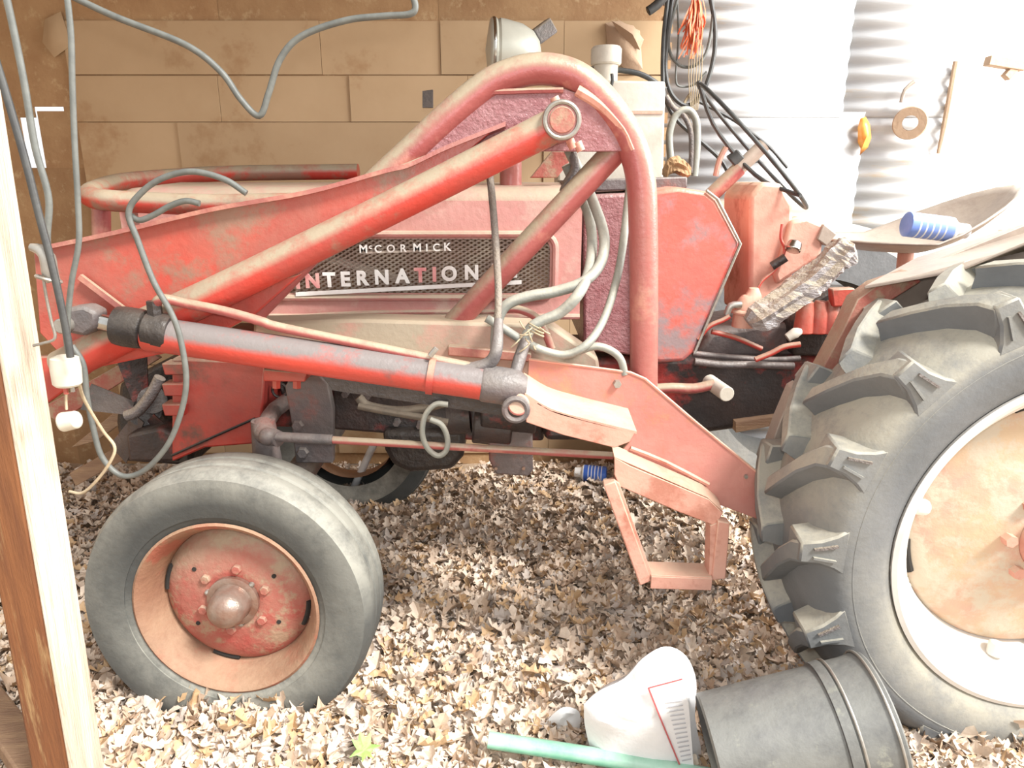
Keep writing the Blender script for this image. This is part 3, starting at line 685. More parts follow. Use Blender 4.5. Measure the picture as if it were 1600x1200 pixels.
# ---- fenders
def fender(y0, y1, cx, cz, R, angs, name):
    g = G(); vs = []
    pts = []
    for a in angs:
        a = math.radians(a); pts.append((cx-math.cos(a)*R, cz+math.sin(a)*R))
    for x, z in pts: vs += [Vector((x, y0, z)), Vector((x, y1, z)), Vector((x, y1, z-.012)), Vector((x, y0, z-.012))]
    g.add(vs, [(4*i+k, 4*i+(k+1) % 4, 4*i+4+(k+1) % 4, 4*i+4+k) for i in range(len(pts)-1) for k in range(4)]+[(0, 1, 2, 3), tuple(4*(len(pts)-1)+i for i in range(4))])
    return g
RWY = 1.335; rc = at(1685, 862, RWY); RX, RZ = rc.x, rc.z
YF = 1.70
fo = part('fender', G().prism([(1268, 612), (1330, 512), (1372, 445), (1600, 352), (1750, 330), (1900, 420), (1900, 700), (1600, 800), (1400, 700)], YF, .012), 'seat', bevel=.002, label='dented dusty rear fender')
part('fender_skin', G().extr([at(1350, 447, 1.64), at(1432, 402, 1.80), at(1600, 350, 1.80), at(1760, 330, 1.80), at(1760, 350, 1.52), at(1600, 378, 1.52), at(1500, 420, 1.56)], (0, 0, -.008)), 'seat', fo, bevel=.002)
part('fender_front_strip', G().prism([(1267, 610), (1290, 612), (1330, 565), (1392, 470), (1440, 440), (1430, 425), (1372, 444), (1340, 468), (1318, 515)], 1.645, .06), 'disc_red', fo, bevel=.003)
part('fender_lower_strip', G().prism([(1204, 700), (1222, 690), (1265, 612), (1250, 602), (1240, 608), (1218, 660)], 1.66, .05), 'seat', fo, bevel=.003)

# ---- headlamp
hc = at(806, 79, 2.52)
hd = Vector((-1, -.10, .02)).normalized()
hp = [(.002, .015), (.075, .004), (.098, .0), (.104, -.006), (.104, -.022), (.099, -.026), (.099, -.03), (.103, -.036), (.100, -.06), (.088, -.115), (.066, -.155), (.035, -.178), (.001, -.186)]
lampo = part('work_lamp', G().lathe(hc+hd*.085, [(r*.9, h*.9) for r, h in hp], 40, hd), 'lamp_metal')
part('lamp_ring', G().ring(hc+hd*.073, hd, .091, .006, 48, 8), 'chrome', lampo)
part('lamp_bracket', G().bar(at(835, 60, 2.56), at(862, 40, 2.58), .05, .05), 'hose_dark', lampo, bevel=.006)
part('lamp_stem', G().cyl(hc+Vector((0, 0, -.09)), hc+Vector((0, .03, -.34)), .012, 12), 'pink_red', lampo)
# far stanchion visible under the arch and small bits on the hood
part('exhaust_stub', G().cyl(at(798, 312, 2.05), at(798, 250, 2.05), .030, 18), 'pink_red')
part('tool_stub', G().prism([(660, 142), (676, 140), (676, 168), (660, 168)], 2.60, .02), 'hose_dark')

# ---- cream reservoir with breather cap
res = part('oil_reservoir', G().prism([(872, 124), (1040, 127), (1036, 290), (872, 290)], 2.30, .22), 'tan_box', bevel=.006)
part('reservoir_strap', G().prism([(970, 173), (1036, 173), (1036, 178), (970, 178)], 2.296, .01), 'rose_rust', res)
bc = at(946, 124, 2.40)
part('breather_neck', G().lathe(bc, [(.0, -.02), (.037, -.02), (.037, .045), (0, .045)], 28, (0, 0, 1)), 'tan_box', res)
part('breather_cap', G().lathe(bc, [(0, .04), (.043, .04), (.047, .045), (.047, .085), (.041, .093), (0, .095)], 28, (0, 0, 1)), 'tan_box', res)
part('reservoir_valve', G().tube(W([(955, 135), (957, 125), (956, 115)], 2.28), .005, 8, 2), 'cable_dark', res)
part('reservoir_hose', G().tube(W([(905, 108), (945, 108), (985, 112), (1010, 120), (1040, 140)], 2.52), .009, 10, 5), 'cable_dark', res)
part('battery_tray', G().prism([(880, 282), (1074, 276), (1074, 294), (880, 300)], 2.02, .25), 'grey_iron', bevel=.004)
part('control_quadrant', G().prism([(828, 278), (862, 236), (890, 236), (892, 250), (870, 278)], 1.98, .03), 'disc_red', bevel=.003)

# ================================================================== WHEELS
def tyre_profile(R, rr, w, bulge, ribs):
    P = [(rr, .012), (rr+.012, .0), (rr+.03, -bulge*.35)]
    for i in range(9):
        a = i/8; r = rr+.03+(R-.014-rr-.03)*a
        P.append((r, -bulge*math.sin(PI*(.18+.55*a))))
    P.append((R-.006, .006))
    if ribs:
        y = .014; n = 3; pitch = (w-.028)/n
        for k in range(n):
            P += [(R-.001, y+.0015), (R+.0015, y+pitch*.35), (R-.001, y+pitch*.72), (R-.007, y+pitch*.82), (R-.007, y+pitch*.94)]
            y += pitch
    else: P += [(R, .03), (R+.006, w/2), (R, w-.03)]
    P += [(R-.014, w-.004), ((R+rr)/2, w+bulge), (rr+.02, w), (rr, w-.012)]
    return P
def wheel_front(cx, cy, cz, sgn, near=True):
    e = empty('front_wheel', parent=T); c = Vector((cx, cy, cz)); ax_ = Vector((.045, 1, -.03) if sgn > 0 else (0, -1, 0)).normalized()
    part('tyre', G().lathe(c, tyre_profile(.352, .214, .168, .016, True), 80, ax_), 'front_rubber', e)
    part('rim', G().lathe(c, [(.223, .004), (.228, -.003), (.222, -.007), (.214, -.002), (.206, .012), (.200, .026), (.197, .034), (.190, .052), (.187, .070), (.184, .10), (.184, .14)], 64, ax_), 'rim_rust', e)
    if near:
        part('wheel_disc', G().lathe(c, [(.185, .080), (.176, .070), (.160, .058), (.125, .051), (.085, .046), (.070, .044), (.055, .052), (.0, .052)], 64, ax_), 'disc_red', e)
        u = Vector((1, 0, 0)); u = (u-ax_*u.dot(ax_)).normalized(); v = u.cross(ax_)
        def q(ang, r, h): a = math.radians(ang); return c+u*(r*math.cos(a))+v*(r*math.sin(a))+ax_*h
        hub = part('hub', G().lathe(c, [(.064, .052), (.064, .036), (.057, .033), (.049, .033), (.047, .028), (.046, .006), (.045, -.004), (.040, -.016), (.030, -.026), (.015, -.031), (0, -.032)], 36, ax_), 'hub', e)
        for i in range(6):
            a = 20+60*i; part('wheel_nut', G().tube([q(a, .085, .05), q(a, .085, .038)], [.014, .0125], 6, 1), 'disc_red', e, bevel=.002)
        for i in range(3):
            part('hub_rivet', G().lathe(q(42+120*i, .066, .047), [(0, -.012), (.006, -.009), (.008, 0)], 10, ax_), 'steel', e)
        for a in (140, 215, 330, 32): part('disc_hole', G().tube([q(a, .122, .0482), q(a, .122, .06)], .0055, 12, 1), 'dark', e)
        for a0 in (165, 255, 345):
            pts = [q(a0-11+22*i/8, .178, .071) for i in range(9)]
            part('rim_slot', G().tube(pts, .0068, 8, 1, flat=.8), 'dark', e)
    return e
wheel_front(FWX, FWY+.005, FWZ, 1)
wheel_front(FWX+.03, 2.86, FWZ, -1, False)

# rear wheel
rw = empty('rear_wheel', parent=T); rcv = Vector((RX, RWY, RZ))
RR, RB, WT = .590, .380, .30
def prof_rear():
    half = [(RB, .014), (RB+.01, .0), (RB+.03, -.012), (RB+.07, -.021), (RB+.10, -.022), (RB+.118, -.020), (RB+.130, -.012), (RB+.145, .004), (RB+.160, .030), (RB+.172, .065), (RB+.182, .11), (RB+.185, WT/2)]
    return half+[(r, WT-h) for r, h in half[::-1][1:]]
part('tyre', G().lathe(rcv, prof_rear(), 96), 'rear_rubber', rw)
def rp(ang, r, h): return rcv+Vector((-math.cos(ang)*r, h, math.sin(ang)*r))
def lug(near, a0):
    g = G(); S = 1 if near else -1
    def hh(h): return h if near else WT-h
    # shoulder block, narrow at the tread and flaring towards the sidewall
    pts = [(-.060, RB+.112), (-.040, RB+.135), (-.027, RB+.165), (-.023, RR-.006), (.023, RR-.006), (.030, RB+.165), (.046, RB+.135), (.068, RB+.112)]
    n = len(pts)
    for lay in (0, 1):
        for w_, r in pts: g.v.append(rp(a0+w_/RR*(1 if lay == 0 else 1.35), r, hh(-.0215+.008*(r-RB-.112)/.1 if lay == 0 else .055)))
    g.f += [tuple(range(n)), tuple(range(2*n-1, n-1, -1))]+[(i, i+n, (i+1) % n+n, (i+1) % n) for i in range(n)]
    path = [(0, -.012, RR-.10, RR-.010, .024), (.02, .02, RR-.07, RR+.002, .024), (.085, .062, RR-.06, RR+.012, .022), (.165, .105, RR-.045, RR+.018, .021), (.25, .160, RR-.04, RR+.020, .021)]
    vs = []
    for t, h, rb, rt, hw in path:
        a = a0-t; b1 = hw*1.9/RR; b0 = hw/RR
        vs += [rp(a-b1, rb, hh(h+.012)), rp(a-b0*1.12, rt-.016, hh(h)), rp(a-b0, rt, hh(h)), rp(a+b0, rt, hh(h)), rp(a+b0*1.12, rt-.016, hh(h)), rp(a+b1, rb, hh(h+.012))]
    g.add(vs, [(6*i+k, 6*i+(k+1) % 6, 6*i+6+(k+1) % 6, 6*i+6+k) for i in range(len(path)-1) for k in range(6)]+[tuple(range(6)), tuple(6*(len(path)-1)+i for i in range(6))])
    return g
NL = 17
meshN = meshF = None
for i in range(NL):
    a = 2*PI*i/NL + math.radians(.5)
    part('tread_lug', lug(True, a), 'rear_rubber', rw, bevel=.004, seg=1)
    part('tread_lug', lug(False, a+PI/NL), 'rear_rubber', rw, bevel=.004, seg=1)
    # two raised bars on the lug shoulder; the second coloured dark as pocket shade
    part('lug_rib', G().bar(rp(a-.030, RB+.132, -.0225), rp(a-.016, RB+.178, -.0185), .005, .008, up=(0, 1, 0)), 'rear_rubber', rw)
    part('lug_rib', G().bar(rp(a+.038, RB+.132, -.0225), rp(a+.018, RB+.178, -.0185), .005, .008, up=(0, 1, 0)), 'hose_dark', rw)
part('sidewall_bead', G().ring(rcv+Vector((0, -.021, 0)), (0, 1, 0), RB+.095, .002, 96, 6), 'rear_rubber', rw)
part('rim', G().lathe(rcv, [(RB+.004, .006), (RB+.006, -.004), (RB-.004, -.008), (RB-.016, .0), (RB-.024, .03), (RB-.05, .045), (RB-.065, .09), (RB-.075, .11), (RB-.085, .16), (RB-.085, .26)], 96), 'white_rim', rw)
part('wheel_disc', G().lathe(rcv, [(.300, .125), (.285, .108), (.262, .100), (.20, .085), (.12, .060), (.085, .055), (.075, .07), (0, .07)], 72), 'disc_yellow', rw)
part('hub', G().lathe(rcv, [(.085, .07), (.082, .03), (.05, .02), (.045, -.01), (0, -.015)], 32), 'rose_rust', rw)
for a0 in (-14, 76, 166, 256):
    part('rim_slot', G().tube([rp(math.radians(a0-8+16*i/8), .295, .115) for i in range(9)], .010, 8, 1), 'dark', rw)
    part('rim_lug', G().tube([rp(math.radians(a0+26), .318, .08), rp(math.radians(a0+26), .285, .085)], .018, 12, 1), 'white_rim', rw, bevel=.004)
for i in range(8):
    part('wheel_nut', G().tube([rp(2*PI*i/8, .11, .062), rp(2*PI*i/8, .11, .04)], .014, 6, 1), 'rose_rust', rw)
g = G().lathe(Vector((RX, 2.72, RZ)), [(RB, 0), (RR-.06, -.015), (RR, .03), (RR, .27), (RR-.06, .31), (RB, .3)], 64)
part('far_rear_tyre', g, 'rear_rubber', T)

# ================================================================== CABLES AND FITTINGS
def cable(name, pts, Y, r, m, label, cat='cable', n=7):
    return tag(obj(name, G().tube(W(pts, Y), r, 10, n), m), label, cat)
cable('hanging_cable', [(95, -14), (180, 26), (290, 70), (345, 112), (376, 155), (405, 181), (420, 145), (438, 92), (472, 56), (540, 32), (600, 25), (640, 22), (649, 10), (642, -14)], 1.62, .0068, 'cable',
      'grey cable slung in a low V before the cardboard wall')
cable('hanging_cable', [(104, -14), (111, 55), (113, 130), (117, 230), (122, 320), (123, 380), (112, 440), (106, 500), (107, 550)], 1.22, .0048, 'cable',
      'straight grey cable hanging down past the left end of the cardboard')
cable('hanging_cable', [(8, -14), (22, 50), (38, 130), (55, 230), (76, 310), (74, 380), (88, 440), (100, 500), (108, 558)], 1.20, .0055, 'cable',
      'grey cable running from the top left corner down beside the post')
cable('hanging_cable', [(-14, 70), (18, 175), (42, 260), (62, 340), (78, 400), (94, 470), (106, 530), (110, 558)], 1.13, .0058, 'cable_dark',
      'darker cable crossing the sunlit post face into the upper porcelain socket')
cable('looped_cable', [(385, 302), (350, 280), (300, 268), (255, 278), (222, 300), (201, 332), (215, 375), (240, 440), (268, 490), (282, 530), (291, 590), (284, 640), (262, 695), (225, 735), (190, 743), (160, 715), (146, 670), (136, 620), (130, 570), (112, 540)], 1.38, .0058, 'cable',
      'long grey cable loop drooping over the red lift arm beside the front wheel')
cable('short_cable', [(312, 318), (290, 314), (265, 322), (240, 336), (218, 344), (203, 336)], 1.40, .0058, 'cable',
      'short grey cable end curved on top of the red lift arm')
cable('thin_wire', [(107, 552, 1.2), (121, 590, 1.22), (132, 625, 1.27), (160, 672, 1.30), (179, 698), (172, 722), (150, 752), (128, 770), (108, 768)], 1.30, .003, 'twine',
      'thin bare wire hanging kinked between the post and the front wheel', 'wire')
so = tag(obj('lamp_socket', G().lathe(at(106, 602, 1.17), [(0, 0), (.019, 0), (.0225, .004), (.0235, .030), (.0215, .048), (.012, .052), (0, .052)], 28, (.05, 0, 1)), 'ceramic'),
         'white porcelain lamp socket hanging on cables beside the post, the upper one', 'socket')
obj('socket_contact', G().box(at(102, 607, 1.16), (.006, .004, .02)), 'red', so); obj('socket_contact', G().box(at(113, 606, 1.16), (.005, .004, .014)), 'steel', so)
so2 = tag(obj('cord_plug', G().tube([at(96, 660, 1.17), at(122, 655, 1.17)], [.0175, .0155], 20, 1), 'ceramic', bevel=.004),
          'small white plug dangling under the porcelain socket beside the post', 'plug')
obj('plug_wire', G().tube(W([(104, 640), (103, 622), (104, 606)], 1.17), .0022, 6, 2), 'twine', so2)
so3 = tag(obj('pipe_clamp', G().tube(W([(48, 386), (62, 390), (74, 402), (78, 425), (84, 440)], 1.14), [.006, .009, .012, .012, .01], 12, 3), 'steel'),
          'bent metal conduit clamp fixed to the sunlit face of the post', 'clamp')
obj('clamp_ring', G().ring(at(76, 436, 1.14), (.3, .2, 1), .017, .003, 20, 6), 'steel', so3)
obj('clamp_wire', G().tube(W([(66, 400), (70, 450), (80, 500), (86, 528), (68, 536), (52, 540)], 1.14), .0024, 6, 4), 'steel', so3)

# coiled cords and orange twine hanging on the wall
YK = 2.95
ck = tag(empty('cord_coil', at(1080, 170, YK)), 'bundle of dark cord coils hanging where cardboard meets corrugated metal', 'cord')
for pts, r, m in (([(1052, -14), (1043, 60), (1040, 110), (1050, 148), (1075, 165), (1100, 140), (1115, 90), (1117, 40), (1108, -14)], .0085, 'cable_dark'),
                  ([(1062, -14), (1046, 50), (1048, 85), (1066, 104), (1090, 100), (1106, 75), (1114, 20), (1110, -14)], .006, 'cable'),
                  ([(1045, -14), (1037, 60), (1036, 130), (1042, 160), (1060, 190), (1100, 225), (1130, 255), (1150, 300)], .0085, 'cable_dark'),
                  ([(1085, 155), (1110, 168), (1150, 190), (1200, 228), (1230, 262)], .006, 'cable_dark'),
                  ([(1058, -14), (1060, 60), (1056, 120), (1062, 135), (1085, 132), (1104, 112)], .004, 'cable')):
    obj('cord_strand', G().tube(W(pts, YK), r, 8, 5), m, ck)
hk = tag(empty('hose_loop', at(1070, 290, 2.7)), 'thick grey hose loop standing behind the tractor cowl', 'hose')
for pts, r, m in (([(1048, 250), (1046, 210), (1056, 180), (1075, 172), (1088, 190), (1089, 230), (1085, 275)], .013, 'hose'),
                  ([(1040, 150), (1052, 168), (1068, 180), (1080, 210), (1080, 270)], .010, 'hose_dark')):
    obj('hose_bend', G().tube(W(pts, 2.7), r, 10, 5), m, hk)
g = G()
for i in range(46):
    x = random.uniform(-10, 14); y0 = random.uniform(-15, 25); y1 = random.uniform(45, 92)
    g.tube([at(1088+x*.6, y0, YK-.02), at(1086+x+random.uniform(-6, 6), (y0+y1)/2, YK-.03-random.random()*.03), at(1080+x*1.1+random.uniform(-14, 8), y1, YK-.03)], random.uniform(.0025, .006), 5, 3, flat=.4)
tag(obj('twine_bundle', g, 'orange_rope'), 'frayed bundle of orange plastic twine hung on the dark cords', 'twine')
g = G().tube(W([(1066, 180), (1070, 160), (1080, 145)], YK), .006, 6, 2)
for i in range(6): g.tube(W([(1078+4*i, 70), (1076+4*i, 120), (1080+2*i, 172)], YK-.01), .002, 5, 2)
tag(obj('twine_strands', g, 'twine'), 'thin pale strands dangling below the orange twine', 'twine')
tag(obj('rubber_handle', G().tube(W([(1012, 18), (1026, 8), (1044, -12)], 2.9), .017, 12, 2), 'cable_dark', bevel=.003), 'black rubber tool handle poking down beside the cord coil at the top', 'handle')

# things on the bright corrugated wall
g = G(); flap(g, [(1344, 186), (1352, 183), (1358, 196), (1360, 215), (1355, 230), (1343, 242), (1346, 232), (1341, 222), (1341, 200)], YW-.0, .03)
o = tag(obj('orange_leaf', g, 'orange', fix=False), 'bright orange pointed leaf hung on the sunlit corrugated wall', 'leaf')
md = o.modifiers.new('s', 'SOLIDIFY'); md.thickness = .004
ro = tag(empty('tape_roll', at(1418, 225, YW-.08)), 'brown and white roll hung on the sunlit corrugated wall', 'roll')
obj('roll_ring', G().lathe(at(1422, 192, YW-.05), [(.030, -.03), (.062, -.03), (.066, -.02), (.066, .03), (.030, .03), (.030, -.03)], 32, (.55, 1, .1)), 'paper', ro)
obj('roll_strap', G().tube(W([(1408, 160), (1414, 140), (1428, 128)], YW-.03), .008, 8, 2), 'seat', ro)
st = tag(obj('hanging_stick', G().tube([at(1494, 96, YW+.005), at(1476, 196, YW+.005), at(1466, 240, YW+.005)], [.012, .013, .008], 8, 2), 'paper'),
         'thin brown stick hanging at the right end of the corrugated wall', 'stick')
br = tag(empty('eave_bracket', at(1580, 120, 3.0)), 'broken brown wooden bracket high in the sunlit right corner', 'bracket')
obj('bracket_arm', G().bar(at(1542, 95, 3.0), at(1600, 104, 3.0), .04, .035), 'paper', br, bevel=.003)
obj('bracket_brace', G().bar(at(1590, 100, 3.0), at(1570, 122, 3.0), .03, .03), 'paper', br, bevel=.003)
# spray can on the seat
def can(name, a, b, r, body, label, cap):
    a = Vector(a); b = Vector(b); d = (b-a).normalized(); L = (b-a).length
    o = tag(obj(name, G().lathe(a, [(0, .002), (r*.8, 0), (r, .004), (r, L*.68), (r*.98, L*.70)], 28, d), body), label, 'can')
    obj('cap', G().lathe(a, [(r*.98, L*.70), (r*.99, L*.72), (r*.62, L*.80), (r*.6, L*.98), (r*.5, L), (0, L)], 28, d), cap, o)
    for k in range(5):
        obj('label_line', G().lathe(a, [(r*1.004, L*(.14+.1*k)), (r*1.012, L*(.15+.1*k)), (r*1.004, L*(.165+.1*k))], 28, d), 'white_plastic', o)
    return o
can('spray_can', at(1414, 350, 1.98), at(1512, 362, 1.98), .033, 'blue_pale', 'blue spray can lying on the tractor seat', 'white_plastic')
pg = gnd(930, 748, .05)
can('oil_can', pg+Vector((.05, 0, .02)), pg+Vector((-.09, .03, .02)), .036, 'blue', 'blue can with a white end lying in leaves under the tractor', 'white_plastic')
# split wood on the transmission
def logpiece(P, r, seed, m, label, name, cat):
    random.seed(seed); g = G(); P2 = catmull(P, 7); seg = 14; vs = []
    T_ = (P2[-1]-P2[0]).normalized(); u = T_.cross(Vector((0, 1, 0))).normalized(); v = T_.cross(u)
    for i, p in enumerate(P2):
        k = min(1, .5+i*.3, .6+(len(P2)-1-i)*.2)
        for j in range(seg):
            a = 2*PI*j/seg; q = r*k*(1+.22*math.sin(j*2.3+i*.25)+random.uniform(-.10, .10)); vs.append(p+u*math.cos(a)*q*.75+v*math.sin(a)*q)
    g.add(vs, [(i*seg+j, i*seg+(j+1) % seg, (i+1)*seg+(j+1) % seg, (i+1)*seg+j) for i in range(len(P2)-1) for j in range(seg)]+[tuple(range(seg)), tuple(range((len(P2)-1)*seg, len(P2)*seg))])
    return tag(obj(name, g, m, smooth=False), label, cat)
logpiece(W([(1170, 505), (1215, 478), (1268, 440), (1305, 405), (1328, 382)], 1.86), .046, 3, 'split_wood', 'grey split piece of wood lying across the tractor transmission', 'split_log', 'wood')
logpiece(W([(1036, 268), (1054, 258), (1078, 268)], 2.12), .028, 5, 'osb', 'small brown wood block resting on the cowl by the reservoir', 'wood_block', 'wood')

# ================================================================== LEFT JUNK BEHIND THE WHEEL
jk = [([(110, 700), (150, 690), (290, 590), (270, 570)], 2.2, 'board'), ([(108, 740), (118, 760), (300, 660), (285, 640)], 2.3, 'board'), ([(60, 640), (90, 660), (250, 560), (230, 545)], 2.35, 'disc_red')]
for px, Y, m in jk:
    tag(obj('leaning_board', G().prism(px, Y, .02), m, bevel=.003), {0: 'grey brown board slanting behind the post at the tractor nose', 1: 'lowest slanting board behind the tyre top at left', 2: 'reddish board slanting behind the cable sockets'}[jk.index((px, Y, m))], 'board')
fan = part('radiator_fan', G().cyl(at(225, 640, 2.12), at(225, 640, 2.06), .05, 20), 'black_grease')
for i in range(5):
    a = 2*PI*i/5+.4; c = at(225, 640, 2.05); d = Vector((math.cos(a), 0, math.sin(a))); tq = Vector((-d.z, 0, d.x))
    part('fan_blade', G().add([c+d*.03-tq*.02, c+d*.16-tq*.045, c+d*.17+tq*.03+Vector((0, -.03, 0)), c+d*.03+tq*.02+Vector((0, -.015, 0)), c+d*.03-tq*.02+Vector((0, .004, 0)), c+d*.16-tq*.045+Vector((0, .004, 0)), c+d*.17+tq*.03+Vector((0, -.026, 0)), c+d*.03+tq*.02+Vector((0, -.011, 0))],
         [(0, 1, 2, 3), (7, 6, 5, 4), (0, 4, 5, 1), (1, 5, 6, 2), (2, 6, 7, 3), (3, 7, 4, 0)]), 'engine', fan)
ne = part('nose_casting', G().prism([(185, 600), (262, 560), (300, 570), (300, 730), (190, 722), (180, 660)], 2.16, .3), 'black_grease', bevel=.015)
part('coolant_hose', G().tube(W([(250, 590), (235, 618), (215, 642), (198, 650)], 1.96), .016, 12, 4), 'hose_dark', ne)
part('drain_casting', G().prism([(196, 680), (250, 668), (275, 680), (280, 722), (200, 722)], 1.98, .1), 'engine', ne, bevel=.01)
part('clamp_disc', G().cyl(at(238, 625, 2.0), at(238, 625, 2.03), .04, 20), 'black_grease', ne)
tag(obj('fallen_pipe', G().cyl(gnd(548, 772, .03), at(586, 690, 2.75), .016, 12), 'white_plastic'), 'pale white pipe leaning on the wall under the engine', 'pipe')
lb = tag(obj('old_board', G().bar(gnd(-60, 1040, .05), at(66, 1215, 1.22), .07, .05), 'board', bevel=.006), 'rough board lying on leaves left of the post in the corner', 'board')

# ================================================================== FOREGROUND LITTER
# bucket
bc0, bd = at(1246, 1152, 1.185), Vector((.955, -.02, .235)).normalized()
bk = tag(obj('bucket', G().lathe(bc0-bd*.175, [(0, .012), (.095, .010), (.108, 0), (.113, .004), (.119, .10), (.126, .235), (.131, .236), (.133, .255), (.128, .258), (.130, .30), (.133, .315), (.136, .335), (.134, .338), (.128, .336), (.110, .02), (0, .018)], 64, bd), 'bucket'),
         'black plastic bucket lying on its side against the big rear tyre', 'bucket')
obj('rim_band', G().ring(bc0-bd*.175+bd*.262, bd, .132, .003, 64, 8), 'steel', bk)
obj('bail_wire', G().ring(bc0-bd*.175+bd*.326, bd, .1375, .0028, 64, 8), 'steel', bk)
def lathe_pt(): pass
# feed sack: puffed outline
def puff(name, px, Y, th, m, nin=5, wr=.007, back=.15):
    P = W(px, Y); P = catmull(P+[P[0]], 4)[:-1]; n = len(P); c = sum(P, Vector())/n; g = G(); vs = []; rnd = random.Random(11)
    for sgn_ in (-1, 1):
        for k in range(nin+1):
            t = k/nin
            for i, p in enumerate(P):
                q = c+(p-c)*(1-t*.98); h = th*math.sqrt(max(0, 1-(1-t)**2))
                w_ = wr*math.sin(i*.45+k*.9)*(t*(1-t)*(1-t)*8)
                vs.append(q+Vector((0, sgn_*h+w_*(1 if sgn_ < 0 else 0), 0)))
    L = (nin+1)*n
    fs = []
    for s_ in range(2):
        for k in range(nin):
            for i in range(n):
                a = s_*L+k*n+i; b = s_*L+k*n+(i+1) % n; f = (a, b, b+n, a+n); fs.append(f if s_ == 0 else f[::-1])
        fs.append(tuple(s_*L+nin*n+i for i in range(n)))
    g.add(vs, fs)
    return obj(name, g, m)
sack = tag(puff('feed_sack', [(912, 1100), (935, 1080), (975, 1060), (1005, 1028), (1040, 1010), (1072, 1025), (1088, 1065), (1086, 1120), (1092, 1205), (1000, 1215), (935, 1190), (915, 1140)], 1.33, .05, 'sack'),
           'white printed feed sack slumped between the green pipe and bucket', 'sack')
# print on the sack: thin raised ink strips following its front
def sack_y(px, py):
    return 1.272
def strip(pts, wpx, m, name, par):
    a, b = at(*pts[0], sack_y(*pts[0])), at(*pts[1], sack_y(*pts[1])); return obj(name, G().bar(a, b, .001, wpx*1.3/F, up=(0, 0, 1) if abs(a.x-b.x) > abs(a.z-b.z) else (1, 0, 0)), m, par)
pl = obj('printed_label', G().extr(W([(1014, 1075), (1066, 1060), (1076, 1100), (1084, 1200), (1062, 1200), (1035, 1130)], 1.2745), (0, .002, 0)), 'sack', sack)
strip([(1013, 1075), (1066, 1061)], 2, 'red_print', 'label_border', sack)
strip([(1013, 1075), (1035, 1130)], 3, 'red_print', 'label_border', sack); strip([(1035, 1130), (1064, 1200)], 3, 'red_print', 'label_border', sack)
for i in range(14):
    y = 1098+i*7; strip([(1042+i*1.8, y), (1066+i*1.1, y-3)], 1.6, 'grey_print', 'print_line', sack)
tag(puff('plastic_scrap', [(849, 1134), (862, 1118), (880, 1105), (900, 1108), (907, 1120), (903, 1142), (880, 1150), (862, 1148)], 1.44, .012, 'white_plastic', wr=.004), 'small white plastic scrap on the leaves left of the sack', 'scrap')
g = G(); g.tube([at(763, 1156, 1.335), at(900, 1177, 1.31), at(1000, 1194, 1.285), at(1120, 1216, 1.26)], .0185, 20, 3)
tag(obj('green_pipe', g, 'green_pipe', bevel=.001), 'pale green plastic pipe lying at the bottom edge before the sack', 'pipe')
# green maple leaf
def lobed(outline, c, s, rz, tilt_):
    g = G(); n = len(outline); R_ = Matrix.Rotation(rz, 3, 'Z') @ Matrix.Rotation(tilt_, 3, 'X')
    P = [Vector((x, y, .10*(x*x+y*y)-.06*abs(x))) for x, y in outline]
    mid = [p*.5+Vector((0, 0, -.01)) for p in P]
    vs = [Vector(c)+R_ @ (p*s) for p in P+mid+[Vector((0, 0, 0))]]
    g.add(vs, [(i, (i+1) % n, n+(i+1) % n, n+i) for i in range(n)]+[(n+i, n+(i+1) % n, 2*n) for i in range(n)])
    return g
mo = []
for k, (a, r) in enumerate([(-90, .35), (-60, .75), (-48, .42), (-12, .55), (-5, 1.0), (12, .62), (25, .48), (42, .72), (55, 1.05), (68, .70), (80, .85), (90, 1.15), (100, .85), (112, .70), (125, 1.05), (138, .72), (155, .48), (168, .62), (185, 1.0), (192, .55), (228, .42), (240, .75)]):
    mo.append((r*math.cos(math.radians(a)), r*math.sin(math.radians(a))))
gl = gnd(570, 1172, .115)
o = tag(obj('green_maple_leaf', lobed(mo, gl, .036, .5, .6), 'green_leaf', fix=False), 'fresh green maple leaf on the brown leaves at the bottom edge', 'leaf')
obj('leaf_stem', G().tube([gl+Vector((.002, -.008, -.008)), gl+Vector((-.012, .0, -.03))], .0012, 6, 1), 'green_leaf', o)

# ================================================================== DEAD LEAVES
def leaf_template(seed):
    r = np.random.default_rng(seed); n = 9; V = []
    wid = np.array([.05, .34, .16, .52, .24, .62, .28, .36, .04])*(.8+.4*r.random(n))
    bend = r.uniform(-1.6, 1.9); cup = r.uniform(-.6, 1.5); twist = r.uniform(-.9, .9)
    for i in range(n):
        t = i/(n-1); y = t-.5; z = .22*bend*(y*y*4)+.05*r.uniform(-1, 1)
        tw = twist*(t-.5)
        for sgn_ in (-1, 0, 1):
            x = sgn_*wid[i]*.42; zz = z+cup*abs(x)*.9+r.uniform(-.03, .03)
            V.append((x*math.cos(tw)-0, y*.95, zz+x*math.sin(tw)))
    Fc = []
    for i in range(n-1):
        for c in range(2): a = 3*i+c; Fc.append((a, a+1, a+4, a+3))
    return np.array(V), np.array(Fc)
TPL = [leaf_template(s) for s in range(10)]
blocked = [(RX, 1.48, .33)]
N = 30000
pos = []
while len(pos) < N:
    k = 4000
    y = 1.12+rng.random(k)**1.25*2.0; half = .30+y*.86
    x = rng.uniform(-1, 1, k)*half
    for a, b in zip(x, y):
        if len(pos) < N: pos.append((a, b))
pos = np.array(pos); order = np.argsort(pos[:, 1]); pos = pos[order]
def rotm(rz, rx, ry):
    return np.array(Matrix.Rotation(rz, 3, 'Z') @ Matrix.Rotation(rx, 3, 'X') @ Matrix.Rotation(ry, 3, 'Y'))
VV = []; FF = []; MI = []; off = 0
probs = [.28, .30, .14, .12, .16]
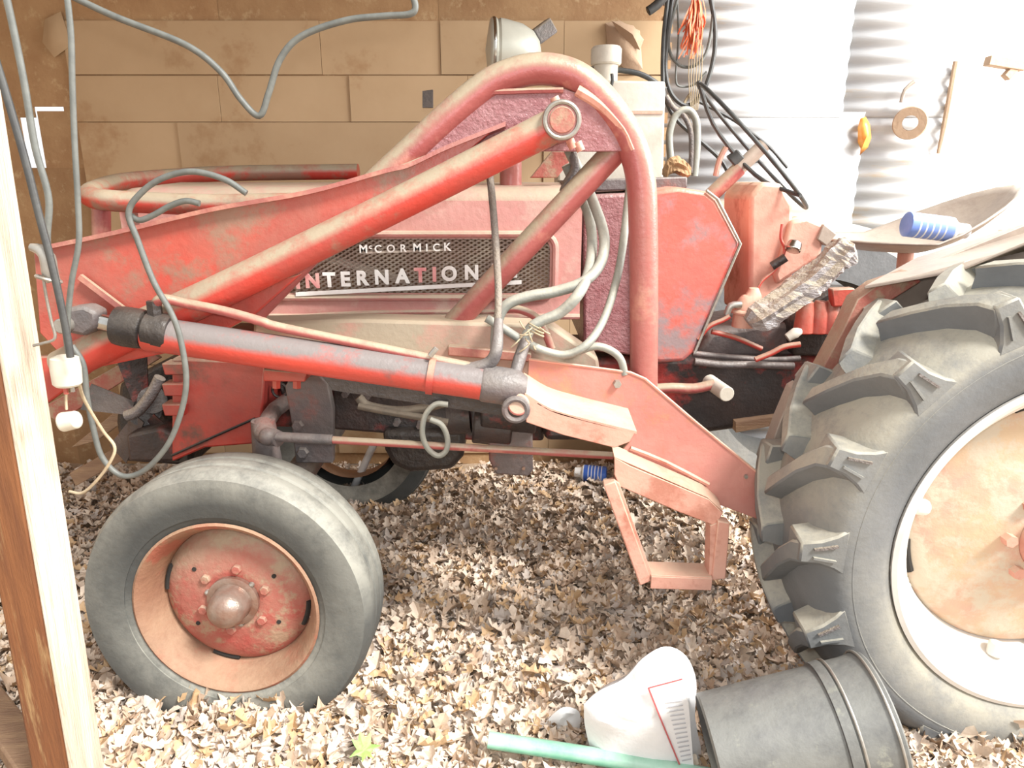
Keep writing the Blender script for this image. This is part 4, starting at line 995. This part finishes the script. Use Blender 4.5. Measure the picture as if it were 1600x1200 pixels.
for i, (x, y) in enumerate(pos):
    V, Fc = TPL[rng.integers(10)]
    s = rng.uniform(.038, .082); R_ = rotm(rng.uniform(0, 6.28), rng.normal(0, .36), rng.normal(0, .36))
    z = hl(x, y)+rng.random()*.030
    VV.append((V*s) @ R_.T+np.array([x, y, z])); FF.append(Fc+off); off += len(V); MI.append(np.full(len(Fc), rng.choice(5, p=probs)))
VV = np.concatenate(VV); FF = np.concatenate(FF); MI = np.concatenate(MI)
me = bpy.data.meshes.new('leaf_litter'); me.vertices.add(len(VV)); me.vertices.foreach_set('co', VV.astype(np.float32).ravel())
me.loops.add(len(FF)*4); me.loops.foreach_set('vertex_index', FF.astype(np.int32).ravel())
me.polygons.add(len(FF)); me.polygons.foreach_set('loop_start', np.arange(0, len(FF)*4, 4, dtype=np.int32))
for m in LEAF: me.materials.append(m)
me.polygons.foreach_set('material_index', MI.astype(np.int32)); me.update(calc_edges=True); me.validate()
o = bpy.data.objects.new('leaf_litter', me); COL.objects.link(o)
tag(o, 'deep litter of dry brown oak leaves covering the shed floor', 'leaves', kind='stuff')
# the nearest leaves, one by one
protos = []
for s in range(10):
    V, Fc = TPL[s]
    for k in range(2):
        mi = int(rng.choice(5, p=probs)); me = bpy.data.meshes.new('dry_leaf'); me.from_pydata([tuple(v*.082) for v in V], [], [tuple(int(q) for q in f) for f in Fc]); me.materials.append(LEAF[mi])
        protos.append(me)
cnt = 0
while cnt < 300:
    px = rng.uniform(150, 1600); py = rng.uniform(930, 1200)**1.0
    p = gnd(px, py, .06)
    if 120 < px < 620 and py < 1100 and (px-365)**2/250**2+(py-900)**2/225**2 < 1: continue
    if px > 900 and py > 1010 and px < 1400: continue
    if px > 1230 and py < 1135: continue
    if 990 < px < 1150 and py < 960: continue
    lo = bpy.data.objects.new('dry_leaf', protos[rng.integers(20)]); COL.objects.link(lo)
    lo.location = (p.x, p.y, hl(p.x, p.y)+.030+rng.random()*.014); lo.rotation_euler = (rng.normal(0, .45), rng.normal(0, .45), rng.uniform(0, 6.28))
    s = rng.uniform(.75, 1.15); lo.scale = (s, s, s)
    tag(lo, 'dry curled brown oak leaf lying loose on the leaf litter', 'leaf', 'dead oak leaves strewn over the floor'); cnt += 1
